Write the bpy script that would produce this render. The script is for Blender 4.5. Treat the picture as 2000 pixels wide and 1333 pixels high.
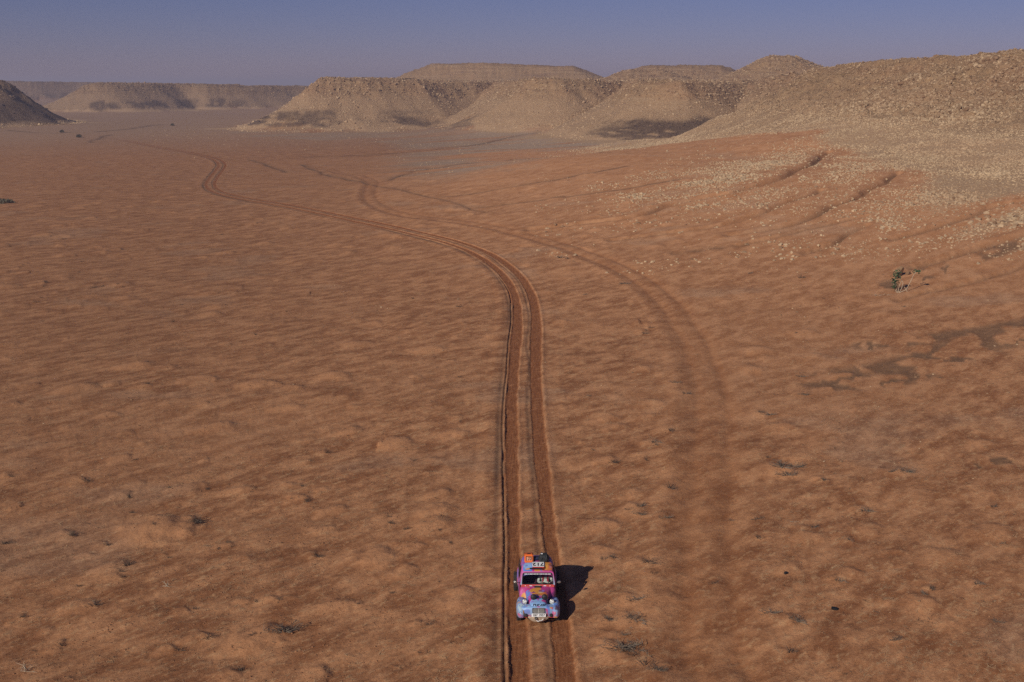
import bpy, bmesh, math, random
import numpy as np
from mathutils import Vector, Matrix, Euler

scene = bpy.context.scene
for o in list(bpy.data.objects):
    bpy.data.objects.remove(o)
COL = scene.collection
R = math.radians
rng = np.random.default_rng(7)
random.seed(7)

# ------------------------------------------------------------------ camera
F_PX, CAM_H, PITCH = 2250.0, 18.0, math.atan(501.3 / 2250)
cam_data = bpy.data.cameras.new('camera')
cam_data.sensor_width = 36
cam_data.lens = 36 * F_PX / 2000
cam_data.clip_start = 0.5
cam_data.clip_end = 20000
cam = bpy.data.objects.new('camera', cam_data)
COL.objects.link(cam)
cam.location = (0, 0, CAM_H)
cam.rotation_euler = (math.pi / 2 - PITCH, 0, 0)
scene.camera = cam

# ------------------------------------------------------------------ light
SUN_EL = R(27.5)
SHADOW = Vector((0.57, 0.82, 0)).normalized()          # where shadows fall on the ground
world = bpy.data.worlds.new('World')
scene.world = world
world.use_nodes = True
wn = world.node_tree.nodes
wl = world.node_tree.links
wn.clear()
wout = wn.new('ShaderNodeOutputWorld')
bg = wn.new('ShaderNodeBackground')
sky = wn.new('ShaderNodeTexSky')
sky.sky_type = 'NISHITA'
sky.sun_disc = False
sky.sun_elevation = SUN_EL
sky.sun_rotation = math.atan2(-SHADOW.x, -SHADOW.y)
sky.altitude = 600
sky.air_density = 1.0
sky.dust_density = 0.15
sky.ozone_density = 9.0
tint = wn.new('ShaderNodeMix')
tint.data_type = 'RGBA'
tint.blend_type = 'MULTIPLY'
tint.inputs[0].default_value = 1.0
tint.inputs[7].default_value = (1.03, 0.67, 0.83, 1)
wl.new(sky.outputs[0], tint.inputs[6])
wl.new(tint.outputs[2], bg.inputs[0])
bg.inputs[1].default_value = 0.05
wl.new(bg.outputs[0], wout.inputs[0])

sun_data = bpy.data.lights.new('sun', 'SUN')
sun_data.energy = 3.6
sun_data.angle = R(0.5)
sun_data.color = (1.0, 0.93, 0.83)
sun = bpy.data.objects.new('sun', sun_data)
COL.objects.link(sun)
sdir = Vector((SHADOW.x * math.cos(SUN_EL), SHADOW.y * math.cos(SUN_EL), -math.sin(SUN_EL)))
sun.rotation_euler = sdir.to_track_quat('-Z', 'Y').to_euler()
sun.location = (0, 0, 60)

scene.view_settings.view_transform = 'Standard'
scene.view_settings.look = 'None'
scene.view_settings.gamma = 1
scene.view_settings.use_curve_mapping = False
scene.view_settings.exposure = 0.0
scene.cycles.volume_max_steps = 64
scene.cycles.use_denoising = False
scene.cycles.max_bounces = 4
scene.cycles.volume_bounces = 0
scene.cycles.transparent_max_bounces = 8

# ------------------------------------------------------------------ helpers
def tag(o, label=None, cat=None, group=None, kind=None):
    for k, v in (('label', label), ('category', cat), ('group', group), ('kind', kind)):
        if v:
            o[k] = v
    return o

def link(name, me, mat=None, parent=None):
    o = bpy.data.objects.new(name, me)
    COL.objects.link(o)
    if mat is not None and len(me.materials) == 0:
        me.materials.append(mat)
    if parent is not None:
        o.parent = parent
    return o

def empty(name, loc=(0, 0, 0), rz=0.0):
    o = bpy.data.objects.new(name, None)
    COL.objects.link(o)
    o.location = loc
    o.rotation_euler = (0, 0, rz)
    o.empty_display_size = 0.2
    return o

def np_mesh(name, verts, quads, smooth=True):
    me = bpy.data.meshes.new(name)
    n, m = len(verts), len(quads)
    me.vertices.add(n)
    me.vertices.foreach_set('co', np.ascontiguousarray(verts, dtype=np.float32).ravel())
    k = quads.shape[1]
    me.loops.add(m * k)
    me.loops.foreach_set('vertex_index', np.ascontiguousarray(quads, dtype=np.int32).ravel())
    me.polygons.add(m)
    me.polygons.foreach_set('loop_start', np.arange(0, m * k, k, dtype=np.int32))
    me.polygons.foreach_set('use_smooth', np.full(m, smooth))
    me.update(calc_edges=True)
    return me

def col_attr(me, name, arr4):
    a = me.attributes.new(name, 'FLOAT_COLOR', 'POINT')
    a.data.foreach_set('color', np.ascontiguousarray(arr4, dtype=np.float32).ravel())

# numpy noise -------------------------------------------------------------
def _h(ix, iy, seed):
    h = (ix.astype(np.int64) * 374761393 + iy.astype(np.int64) * 668265263 + seed * 974634777) & 0xFFFFFFFF
    h = ((h ^ (h >> 13)) * 1274126177) & 0xFFFFFFFF
    h = ((h ^ (h >> 16)) * 2246822519) & 0xFFFFFFFF
    return ((h ^ (h >> 15)) & 0xFFFFFF).astype(np.float32) / np.float32(0xFFFFFF)

def vnoise(x, y, seed=0):
    x = np.asarray(x, dtype=np.float64)
    y = np.asarray(y, dtype=np.float64)
    ix, iy = np.floor(x), np.floor(y)
    fx, fy = (x - ix).astype(np.float32), (y - iy).astype(np.float32)
    fx = fx * fx * fx * (fx * (fx * 6 - 15) + 10)
    fy = fy * fy * fy * (fy * (fy * 6 - 15) + 10)
    ix, iy = ix.astype(np.int64), iy.astype(np.int64)
    a = _h(ix, iy, seed); b = _h(ix + 1, iy, seed)
    c = _h(ix, iy + 1, seed); d = _h(ix + 1, iy + 1, seed)
    return ((a + (b - a) * fx) * (1 - fy) + (c + (d - c) * fx) * fy) * 2 - 1

def fbm(x, y, octs=4, seed=0, gain=0.5):
    s, a, t = 0, 1.0, 0
    ca, sa = math.cos(0.6), math.sin(0.6)
    for i in range(octs):
        s = s + a * vnoise(x, y, seed + i * 17)
        t += a
        a *= gain
        x, y = (x * ca - y * sa) * 2.03 + 11.3, (x * sa + y * ca) * 2.03 - 7.7
    return s / t

def ss(a, b, x):
    t = np.clip((x - a) / (b - a), 0, 1)
    return t * t * (3 - 2 * t)

# ------------------------------------------------------------------ terrain
CP, SP = math.cos(PITCH), math.sin(PITCH)

def rim_pt(px, py, Y):
    z = CAM_H - Y * math.tan(PITCH + math.atan((py - 666.5) / F_PX))
    return ((px - 1000) / F_PX * (Y * CP + (CAM_H - z) * SP), Y, z)

def rim(*pts):
    return np.array([rim_pt(*p) if p[0] is not None else p[1] for p in pts], dtype=np.float64)

ESCARP = rim((618, 155, 455), (700, 156, 462), (800, 158, 476), (880, 162, 500), (945, 162, 518), (965, 163, 528),
             (988, 162, 492), (1008, 160, 455), (1040, 157, 430), (1100, 157, 420), (1160, 158, 428), (1200, 161, 440),
             (1220, 163, 452), (1230, 162, 415), (1245, 160, 385), (1280, 159, 365), (1330, 161, 358), (1380, 165, 375),
             (1405, 164, 400), (1425, 162, 425), (1480, 160, 440), (1525, 152, 390), (1565, 147, 330), (1600, 140, 295),
             (1700, 126, 272), (1800, 119, 255), (2000, 104, 228), (2300, 90, 200), (2700, 80, 185), (3300, 70, 190),
             (None, (420, 260, 22)), (None, (560, 900, 22)), (None, (60, 1000, 20)), (760, 160, 760), (700, 160, 650), (640, 158, 520))
FARL = rim((185, 164, 745), (215, 164, 742), (270, 165, 765), (345, 166, 800), (400, 168, 800), (460, 169, 815), (540, 170, 850),
           (640, 172, 890), (900, 172, 1000), (300, 166, 1100), (180, 165, 860))
FARB = rim((-300, 158, 1150), (-100, 158, 1180), (60, 160, 1200), (130, 161, 1230), (250, 163, 1260), (400, 165, 1300),
           (400, 165, 1700), (-300, 160, 1700))
LEFT = rim((5, 159, 505), (-40, 151, 492), (-130, 140, 478), (-400, 110, 440), (-900, 60, 420), (-1500, 60, 600),
           (-300, 150, 700), (-30, 158, 555))
PEAK_G = rim((850, 126, 720), (950, 126, 700), (1120, 131, 700), (1130, 132, 760), (840, 127, 790))
PEAK_E = rim((1500, 112, 500), (1552, 112, 500), (1560, 113, 540), (1495, 113, 540))
PEAK_F = rim((1262, 131, 640), (1405, 131, 640), (1420, 131, 700), (1255, 131, 700))
PEAK_H = rim((1235, 137, 600), (1290, 137, 600), (1290, 137, 640), (1225, 137, 640))

def poly_dist(P, x, y):
    """signed distance (positive outside), rim height and arc length at the nearest rim point"""
    n = len(P)
    best = np.full(x.shape, 1e18)
    zz = np.zeros(x.shape); uu = np.zeros(x.shape); seg = np.zeros(x.shape, dtype=np.int32)
    inside = np.zeros(x.shape, dtype=bool)
    u0 = 0.0
    for i in range(n):
        ax, ay, az = P[i]; bx, by, bz = P[(i + 1) % n]
        dx, dy = bx - ax, by - ay
        L2 = dx * dx + dy * dy
        t = np.clip(((x - ax) * dx + (y - ay) * dy) / L2, 0, 1)
        d = (x - ax - t * dx) ** 2 + (y - ay - t * dy) ** 2
        m = d < best
        best = np.where(m, d, best)
        zz = np.where(m, az + t * (bz - az), zz)
        uu = np.where(m, u0 + t * math.sqrt(L2), uu)
        seg = np.where(m, i, seg)
        c = ((ay > y) != (by > y)) & (x < dx * (y - ay) / (dy if dy else 1e-9) + ax)
        inside ^= c
        u0 += math.sqrt(L2)
    s = np.sqrt(best)
    return np.where(inside, -s, s), zz, uu, seg

_seg_len = np.hypot(*np.diff(np.vstack([ESCARP, ESCARP[:1]])[:, :2], axis=0).T)
U_NOSE = float(_seg_len[:23].sum())

def profile(s, zp, tail=3.0, tl=38.0, steep=2.0):
    W = steep * (zp - tail)
    t = np.clip(s / W, 0, 1)
    z = (zp - tail) * (1 - t) ** 1.32 + tail * np.exp(-np.maximum(s, 0) / tl)
    return z

def track_x(Y):
    return np.interp(Y, TRK[:, 1], TRK[:, 0])

def smooth_path(pts, step=0.5, rounds=3):
    pts = np.array(pts, dtype=np.float64)
    for _ in range(rounds):                      # Chaikin
        q = 0.75 * pts[:-1] + 0.25 * pts[1:]
        r = 0.25 * pts[:-1] + 0.75 * pts[1:]
        mid = np.empty((len(q) * 2, pts.shape[1]))
        mid[0::2], mid[1::2] = q, r
        pts = np.vstack([pts[:1], mid, pts[-1:]])
    d = np.r_[0, np.cumsum(np.hypot(*np.diff(pts[:, :2], axis=0).T))]
    k = np.arange(0, d[-1], step)
    return np.stack([np.interp(k, d, pts[:, i]) for i in range(pts.shape[1])], 1)

def ground0(px, py):
    """a pixel of the photograph -> a point of the flat valley floor"""
    d = PITCH + math.atan((py - 666.5) / F_PX)
    Y = CAM_H / math.tan(d)
    return ((px - 1000) / F_PX * (Y * CP + CAM_H * SP), Y)

TRK = smooth_path([(1.1, 5), (1.05, 20)] + [ground0(*p) for p in
    ((1061, 1333), (1052, 1220), (1035, 1000), (1024, 850), (1024, 700), (1031, 620), (1018, 570), (985, 535), (940, 508), (880, 487), (830, 475),
     (740, 452), (640, 430), (540, 410), (470, 396), (425, 382), (410, 370), (412, 358), (428, 335), (436, 325), (425, 315), (380, 303), (300, 288), (200, 268), (120, 255))], 0.5)
OLD = smooth_path([(11.5, 5), (11.3, 20)] + [ground0(*p) for p in
    ((1385, 1333), (1378, 1200), (1385, 1000), (1395, 850), (1378, 720), (1335, 630), (1285, 580), (1220, 545), (1140, 515), (1060, 490), (960, 465), (860, 448),
     (780, 436), (735, 418), (722, 400), (735, 378), (700, 355), (640, 335), (590, 322))], 0.5)
TRK_S = np.gradient(TRK[:, 0], TRK[:, 1])
OLD_S = np.gradient(OLD[:, 0], OLD[:, 1])

def path_d(P, S, x, y):
    """signed perpendicular distance to a path that runs away from the camera"""
    o = np.argsort(P[:, 1])
    xc = np.interp(y, P[o, 1], P[o, 0])
    sl = np.interp(y, P[o, 1], S[o])
    return (x - xc) / np.sqrt(1 + sl * sl)

def stage1(x, y, detail=True):
    """smooth relief: valley floor and hills. Returns z and a dictionary of fields"""
    x = np.asarray(x, dtype=np.float64); y = np.asarray(y, dtype=np.float64)
    wx = 5 * fbm(x / 38, y / 38, 3, 5) + (1.6 * fbm(x / 9, y / 9, 3, 6) if detail else 0)
    s, zp, u, seg = poly_dist(ESCARP, x, y)
    fade = ss(-3, 6, s)
    gul = vnoise(u / 9.0, s * 0 + 0.5, 21) * 0.6 + vnoise(u / 4.0, s * 0 + 3.5, 22) * 0.4
    near = (seg >= 20) & (seg <= 30)
    sd = s + wx * (0.35 + 0.65 * fade) * np.where(near, 1.0, 0.75) + gul * np.clip(s, 0, 30) * np.where(near, 0.08, 0.045)
    tail = np.where(near, 8.0, np.where((seg >= 6) & (seg <= 19), 6.2, 3.0))
    u_n = U_NOSE
    kf = np.where(near, ss(0, 70, u - u_n), 0)
    tail = tail + 8.0 * kf
    tail_cut = 1 - ss(80, 165, s) * 0.95
    z_main = profile(sd, zp, tail, np.where(near, 44.0 + 46.0 * kf, 34.0), np.where(near, 2.9 + 0.6 * kf, np.where((seg >= 6) & (seg <= 19), 2.6, 2.0))) * np.where(near, tail_cut, 1)
    z = z_main
    reg = np.where(seg <= 5, 1, np.where(seg <= 12, 2, np.where(seg <= 19, 3, 4)))
    reg = np.where(seg >= 31, 1, reg)
    hs = sd.copy(); hz = zp.copy(); hu = u.copy()
    hillmask = sd < np.where(near, 44.0, 1.9 * zp * 0.95)
    reg = np.where(hillmask, reg, 0)
    for k, (P, tail_, st) in enumerate(((FARL, 4.2, 2.7), (FARB, 4.0, 3.0), (LEFT, 3.4, 1.85))):
        s2, zp2, u2, _ = poly_dist(P, x, y)
        g2 = fbm(u2 / 30.0, s2 / 60 + 0.5, 2, 31 + k)
        sd2 = s2 + wx * 0.9 * ss(-2, 6, s2) + g2 * np.clip(s2, 0, 30) * 0.22
        z2 = profile(sd2, zp2, tail_, 40.0, st)
        m = z2 > z
        reg = np.where(m & (sd2 < 1.9 * zp2 * 0.95), 5 + k, np.where(m, 0, reg))
        hs = np.where(m, sd2, hs); hz = np.where(m, zp2, hz); hu = np.where(m, u2, hu)
        z = np.maximum(z, z2)
    for k, (P, sl) in enumerate(((PEAK_G, 0.42), (PEAK_E, 0.5), (PEAK_F, 0.4), (PEAK_H, 0.35))):
        s2, zp2, u2, _ = poly_dist(P, x, y)
        sd2 = s2 + wx * 0.5
        z2 = zp2 - sl * np.maximum(sd2, 0) ** 0.97
        m = z2 > z
        reg = np.where(m, 8 + k, reg)
        hs = np.where(m, sd2, hs); hz = np.where(m, zp2, hz); hu = np.where(m, u2 + 500, hu)
        z = np.maximum(z, z2)
    dist = np.hypot(x, y)
    z = z * ss(18, 60, dist) + 0.45 * fbm(x / 60, y / 60, 2, 40) * ss(45, 120, dist) - 0.0
    return z, dict(s=hs, zp=hz, u=hu, reg=reg, near=near, dist=dist, smain=sd, seg=seg)

def march(px, py):
    cx = (px - 1000) / F_PX; cy = (666.5 - py) / F_PX
    d = np.array([cx, CP + cy * SP, -SP + cy * CP])
    t = np.r_[np.linspace(25, 200, 500), np.linspace(200, 900, 1400)[1:]]
    P = np.array([0, 0, CAM_H])[None] + t[:, None] * d[None]
    z, _ = stage1(P[:, 0], P[:, 1], False)
    k = np.argmax(P[:, 2] < z)
    return P[k] if P[k, 2] < z[k] else P[-1]

CH_PX = [  # (pixels, width m, depth m)
    (((1620, 292), (1590, 321), (1524, 350), (1440, 378), (1352, 391), (1300, 403), (1258, 418), (1160, 437), (1020, 451)), 1.5, 0.75),
    (((1600, 372), (1545, 391), (1478, 420), (1422, 437), (1380, 446), (1300, 458), (1180, 472)), 1.2, 0.65),
    (((1755, 339), (1702, 374), (1643, 402), (1590, 425), (1530, 445), (1430, 462)), 1.3, 0.6),
    (((1690, 425), (1604, 444), (1496, 472), (1405, 486), (1300, 498)), 0.9, 0.45),
    (((1700, 440), (1664, 458), (1615, 486), (1550, 500)), 0.9, 0.5),
    (((2060, 380), (2000, 395), (1930, 405), (1891, 426), (1804, 451), (1740, 470)), 1.1, 0.5),
    (((2060, 442), (2000, 459), (1932, 480), (1886, 498), (1824, 513), (1770, 526)), 1.2, 0.55),
    (((2060, 500), (2000, 521), (1932, 543), (1891, 553), (1810, 570), (1743, 591)), 0.9, 0.4),
    (((600, 307), (705, 304), (810, 297), (915, 286), (1002, 267), (1060, 258)), 2.2, 0.7),
    (((590, 322), (663, 349), (768, 370), (880, 391), (950, 416)), 1.0, 0.5),
    (((768, 352), (845, 328), (932, 318), (1055, 304), (1195, 300)), 1.8, 0.5),
    (((873, 383), (932, 377), (1020, 363), (1125, 342), (1230, 325)), 1.5, 0.5),
    (((915, 407), (1055, 391), (1195, 374), (1330, 350)), 1.1, 0.5),
    (((175, 279), (196, 271), (202, 266), (217, 264)), 1.6, 0.35),
    (((190, 258), (252, 253), (318, 244)), 1.8, 0.4),
    (((20, 255), (110, 262), (140, 258)), 1.6, 0.5),
    (((490, 312), (520, 322), (560, 338)), 1.2, 0.4),
]
CHANS = []
for pix, w, dep in CH_PX:
    P = smooth_path([march(*p)[:2] for p in pix], 1.2, 2)
    P = P + np.stack([fbm(P[:, 0] / 7, P[:, 1] / 7, 2, 51), fbm(P[:, 0] / 7, P[:, 1] / 7, 2, 52)], 1) * min(1.0, w * 0.6)
    CHANS.append((P, w, dep))
WASH = [([ground0(*p) for p in ((1640, 752), (1720, 738), (1800, 715), (1880, 695), (1950, 676), (2060, 655))], 2.6),
        ([ground0(*p) for p in ((1690, 686), (1780, 680), (1850, 672), (1930, 664), (2060, 650))], 1.3),
        ([ground0(*p) for p in ((1900, 915), (1960, 905), (2060, 900))], 0.5),
        ([ground0(*p) for p in ((1730, 590), (1830, 570), (1930, 552), (2060, 530))], 1.4)]

def near_path(P, x, y, reach):
    """distance to a polyline for the points within its bounding box; inf elsewhere"""
    out = np.full(x.shape, np.inf)
    P = np.asarray(P)
    m = (x > P[:, 0].min() - reach) & (x < P[:, 0].max() + reach) & (y > P[:, 1].min() - reach) & (y < P[:, 1].max() + reach)
    idx = np.nonzero(m)[0]
    if len(idx) == 0:
        return out
    xs, ys = x[idx], y[idx]
    best = np.full(xs.shape, np.inf)
    for i in range(len(P) - 1):
        ax, ay = P[i][:2]; bx, by = P[i + 1][:2]
        mm = (xs > min(ax, bx) - reach) & (xs < max(ax, bx) + reach) & (ys > min(ay, by) - reach) & (ys < max(ay, by) + reach)
        k = np.nonzero(mm)[0]
        if len(k) == 0:
            continue
        dx, dy = bx - ax, by - ay
        t = np.clip(((xs[k] - ax) * dx + (ys[k] - ay) * dy) / max(1e-9, dx * dx + dy * dy), 0, 1)
        d = np.hypot(xs[k] - ax - t * dx, ys[k] - ay - t * dy)
        best[k] = np.minimum(best[k], d)
    out[idx] = best
    return out

LEFT_SH = [(250, 1105, 1.2), (185, 1182, 1.1), (380, 1020, 1.0), (140, 1045, 1.0), (170, 940, .9), (252, 972, .9), (210, 1065, .8), (640, 885, .8), (600, 975, .9), (620, 1087, .8), (380, 1190, .7),
           (405, 1245, .8), (350, 1270, .7), (470, 1310, .9), (10, 1062, .8), (40, 990, .7), (20, 930, .6), (590, 950, .7), (545, 1170, .6), (500, 1175, .5), (120, 1260, .6),
           (240, 1128, .5), (455, 1068, .5), (490, 960, .4), (330, 1090, .4), (700, 1180, .5), (760, 1010, .5), (810, 900, .5), (880, 1060, .5), (840, 1220, .6), (45, 1205, .6),
           (85, 560, 1.1), (185, 562, .9), (80, 582, .7), (238, 488, 1.0), (20, 482, 1.0), (60, 480, .8), (125, 468, .8), (100, 462, .8), (45, 518, .8), (230, 558, .7), (240, 558, .7)]
RIGHT_SH = [(1310, 955, 1.0), (1250, 988, 1.0), (1250, 1005, .7), (1300, 1012, .9), (1200, 903, .9), (1285, 870, .9), (1340, 770, 1.1), (1320, 748, 1.0), (1310, 842, 1.0),
            (1280, 865, .8), (1200, 1090, .9), (1180, 1092, .8), (1268, 1100, .9), (1240, 1172, .9), (1242, 1211, 1.0), (1190, 1210, .9), (1238, 1282, .8), (1285, 1310, .9),
            (1505, 1197, 1.0), (1556, 1212, .8), (1545, 1275, .8), (1770, 922, 1.1), (1745, 921, .8), (1500, 811, 1.0), (1485, 806, .7), (1660, 1055, .7), (1590, 1030, .8), (1480, 1015, .8),
            (1480, 1051, .8), (1690, 998, .8), (1610, 938, .8), (1260, 652, 1.0), (1272, 641, .9), (1220, 555, 1.3), (1096, 503, 1.4), (1110, 506, 1.2), (1565, 540, 1.3), (1570, 771, .8), (1565, 736, .8),
            (1640, 1135, .6), (1500, 895, .6), (1430, 1018, .5), (1395, 1140, .5), (1215, 1240, .6), (1275, 1120, .5), (1160, 880, .5), (1940, 990, .6), (1750, 1250, .6), (1820, 1150, .6), (1910, 1140, .6)]
MOUND_PTS = [(*ground0(px, py), s_) for px, py, s_ in LEFT_SH + RIGHT_SH] + [(*ground0(360, 1030), 2.6), (*ground0(1212, 1268), 1.6), (*ground0(555, 1238), 1.8), (*ground0(1540, 918), 2.0)]
MOUND_CELL = 2.3
def mound_cells(cx, cy):
    ex = _h(cx, cy, 301)
    jx = (cx + 0.2 + 0.6 * _h(cx, cy, 302)) * MOUND_CELL
    jy = (cy + 0.2 + 0.6 * _h(cx, cy, 303)) * MOUND_CELL
    r = 0.35 + 0.95 * _h(cx, cy, 304) ** 2.5
    return ex, jx, jy, r

def mounds(x, y):
    out = np.zeros(x.shape, dtype=np.float32)
    x, y = x + 0.45 * fbm(x / 1.1, y / 1.1, 3, 306), y + 0.35 * fbm(x / 1.0, y / 1.0, 3, 307)
    c0x, c0y = np.floor(x / MOUND_CELL).astype(np.int64), np.floor(y / MOUND_CELL).astype(np.int64)
    dens = 0.30 + 0.3 * vnoise(x / 14, y / 14, 305)
    for i in (-1, 0, 1):
        for j in (-1, 0, 1):
            ex, jx, jy, r = mound_cells(c0x + i, c0y + j)
            dx, dy = (x - jx), (y - jy)
            a = 0.80
            ddx = (dx * math.cos(a) + dy * math.sin(a))
            ddy = (-dx * math.sin(a) + dy * math.cos(a))
            ddx = np.where(ddx < 0, ddx / 1.9, ddx / 0.8)
            q = np.clip(1 - (ddx * ddx + ddy * ddy) / (r * r), 0, 1)
            out = np.maximum(out, np.where(ex < dens, q ** 1.6 * r * 0.15, 0))
    for mx, my, k in MOUND_PTS:
        r = 0.62 * k
        m = np.nonzero((np.abs(x - mx + 0.35 * r) < 2.4 * r) & (np.abs(y - my) < 1.5 * r))[0]
        if len(m) == 0:
            continue
        dx, dy = x[m] - mx + 0.45 * r, y[m] - my + 0.1 * r
        ddx = dx * 0.72 + dy * 0.69; ddy = -dx * 0.69 + dy * 0.72
        ddx = np.where(ddx < 0, ddx / 1.8, ddx / 0.75)
        q = np.clip(1 - (ddx * ddx + ddy * ddy) / (r * r), 0, 1)
        out[m] = np.maximum(out[m], q ** 1.4 * r * 0.19)
    return out

def rut_profile(d, y, x):
    """cross-section of the wheel ruts at perpendicular offset d"""
    n1 = vnoise(y / 1.3, y * 0, 401) * 0.03
    n2 = vnoise(y / 2.1, y * 0, 402) * 0.04
    e = fbm(x * 3, y * 1.6, 4, 403, 0.65) * 0.06
    half = 0.29 + 0.10 * np.exp(-((y - 85) / 28) ** 2) + 0.05 * vnoise(y / 9, y * 0 + 2, 404)
    z = np.zeros_like(d)
    m = np.zeros_like(d)
    for c, k in ((-0.73, 0), (0.73, 1)):
        q = np.abs(d - c - (n1 if k else n2)) - half + e
        inn = 1 - ss(-0.05, 0.035, q)
        z = z - 0.07 * inn + 0.018 * np.exp(-((q - 0.1) / 0.09) ** 2) * (1 + fbm(x * 5, y * 2.2, 3, 420) * 1.2)
        z = z + inn * 0.005 * np.sin((d - c) * 70 + vnoise(y / 3, d * 0, 405) * 2)
        m = np.maximum(m, inn)
    # the older groove left of the ruts, and the trench between them
    gd = d + 1.17 + 0.4 * n2 + 0.07 * vnoise(y / 9, y * 0, 408)
    on = ss(-0.2, 0.2, vnoise(y / 11, y * 0 + 5, 406) + 0.55)
    g = np.exp(-(gd / 0.055) ** 2) * on
    z = z - 0.12 * g + 0.035 * np.exp(-((gd - 0.12) / 0.06) ** 2)
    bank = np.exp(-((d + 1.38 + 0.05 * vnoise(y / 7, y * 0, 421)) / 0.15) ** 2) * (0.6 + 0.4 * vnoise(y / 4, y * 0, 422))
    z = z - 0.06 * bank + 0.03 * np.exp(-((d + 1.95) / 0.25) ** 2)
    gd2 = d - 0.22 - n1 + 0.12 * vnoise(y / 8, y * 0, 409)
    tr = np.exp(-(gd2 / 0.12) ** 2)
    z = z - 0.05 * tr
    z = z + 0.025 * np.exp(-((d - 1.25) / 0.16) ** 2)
    dark = np.clip(bank * (0.55 + 0.35 * ss(40, 50, y)) + tr * 0.9 * (0.65 + 0.5 * fbm(x * 2, y / 2.5, 3, 423)) + g, 0, 1) * (1 - m)  # bank and groove shade painted in, plus the darker trench
    return z, m, dark

def terrain(x, y, fine=False):
    shp = np.shape(x)
    x = np.asarray(x, dtype=np.float64).ravel(); y = np.asarray(y, dtype=np.float64).ravel()
    z, f = stage1(x, y)
    s, zp, u, reg, dist, near = f['s'], f['zp'], f['u'], f['reg'], f['dist'], f['near']
    on_hill = np.where((reg <= 4), 1 - ss(0.62, 1.15, s / (1.75 * zp)), 1 - ss(0.62, 1.15, s / (2.4 * zp)))
    hill = reg > 0
    dk = np.clip(z / np.maximum(zp, 1), 0, 1)
    # rock relief on the slopes
    rough = fbm(x / 7, y / 7, 4, 60)
    rid = 1 - np.abs(fbm(x / 3.4, y / 3.4, 3, 61)) * 2
    fine_n = fbm(x / 1.1, y / 1.1, 3, 62)
    top = ss(0.5, 0.85, dk)
    far_k = ss(200, 420, dist)
    amp = on_hill * (0.35 + 0.45 * top)
    z = z + amp * (rough * (0.7 + 0.5 * far_k) + rid * 0.42 * (0.4 + top) + fine_n * 0.26 * (1 + top))
    z = z + on_hill * near * ss(3, 14, s + 6) * 1.9 * fbm(x / 26, y / 26, 3, 66)
    # beds of the cap rock: small steps along the contour
    stp = z / 1.15 + 0.35 * rough
    saw = (stp - np.floor(stp))
    z = z + top * ss(-3, 3, s) * (ss(0.55, 1.0, saw) - saw) * 0.55 * (0.4 + 0.6 * ss(-0.3, 0.3, vnoise(u / 14, z / 3, 63))) * np.where(dist > 600, 0.5, 1)
    lj = near * (x > 40) * ss(9.5, 13, z) * (1 - ss(20, 24, z)) * on_hill
    z = z + lj * (np.abs(fbm(x / 4.2, y / 4.2, 4, 122, 0.6)) * 2.4 - 0.5)
    z = z + near * np.exp(-((s - 52) / 26.0) ** 2) * (1 - on_hill) * 0.9 * fbm(u / 15 + s / 90, s / 60, 2, 67)
    # channels
    chm = np.zeros(x.shape); chw = np.zeros(x.shape)
    for P, w, dep in CHANS:
        d = near_path(P, x, y, w * 5)
        k = np.isfinite(d)
        if not k.any():
            continue
        dd = d[k]
        vary = 0.72 + 0.28 * vnoise(x[k] / 9, y[k] / 9, 71)
        cshade = np.clip(np.exp(-(dd / np.maximum(w * 0.30, dist[k] * 0.0025)) ** 2) * (0.75 + 0.35 * vnoise(x[k] / 5, y[k] / 5, 72)) + 0.14 * np.exp(-(dd / (w * 1.3)) ** 2), 0, 1)  # shade of the cut banks, painted as colour along the channel
        c = np.exp(-(dd / (w * 0.33)) ** 2) * vary
        z[k] -= c * dep * (1.0 if P[:, 0].mean() > 15 else 0.3)
        z[k] += (0.18 if P[:, 0].mean() > 15 else 0.0) * dep * np.exp(-((dd - w * 0.9) / (w * 0.4)) ** 2)
        chm[k] = np.maximum(chm[k], cshade)
        chw[k] = np.maximum(chw[k], np.exp(-(dd / (w * 2.8)) ** 2))
    # washes
    wash = np.zeros(x.shape)
    for P, w in WASH:
        d = near_path(P, x, y, w * 2.5)
        k = np.isfinite(d)
        if k.any():
            br = np.abs(fbm(x[k] / 2.6, y[k] / 4.2, 3, 75))
            core = 1 - ss(0.5, 1.15, d[k] / w + 0.25 * fbm(x[k] / 2, y[k] / 2, 2, 76))
            br2 = np.abs(fbm(x[k] / 4.5 + 9, y[k] / 6, 3, 77))
            wash[k] = np.maximum(wash[k], core * np.maximum(1 - ss(0.05, 0.11, br), 0.9 * (1 - ss(0.10, 0.2, br2 - 0.1 * ss(38, 48, x[k])))))
    z = z - wash * 0.06
    # tracks
    dt = path_d(TRK, TRK_S, x, y)
    do = path_d(OLD, OLD_S, x, y)
    trk_on = 1 - ss(330, 420, y)
    old_on = (1 - ss(200, 300, y))
    keep = ss(1.6, 2.6, np.abs(dt)) * (0.25 + 0.75 * ss(1.6, 3.2, np.abs(do)))
    keep = np.where(y < 330, keep, 1)
    flat = (1 - on_hill) * (1 - ss(150, 260, dist)) * (1 - 0.65 * ss(10, 35, x) * 1.0)
    mo = mounds(x, y) * flat * keep
    z = z + mo
    xa = x * 0.645 + y * 0.764; ya = -x * 0.764 + y * 0.645
    rip = fbm(xa / 2.4, ya / 0.9, 3, 80, 0.5) * 0.03 + fbm(xa / 0.55, ya / 0.30, 3, 82, 0.6) * 0.030 * (1 - ss(60, 110, dist)) + fbm(x / 6, y / 5, 2, 81) * 0.09
    z = z + rip * (1 - on_hill) * ss(0.9, 2.2, np.abs(dt)) * (1 - ss(200, 330, dist))
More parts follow.
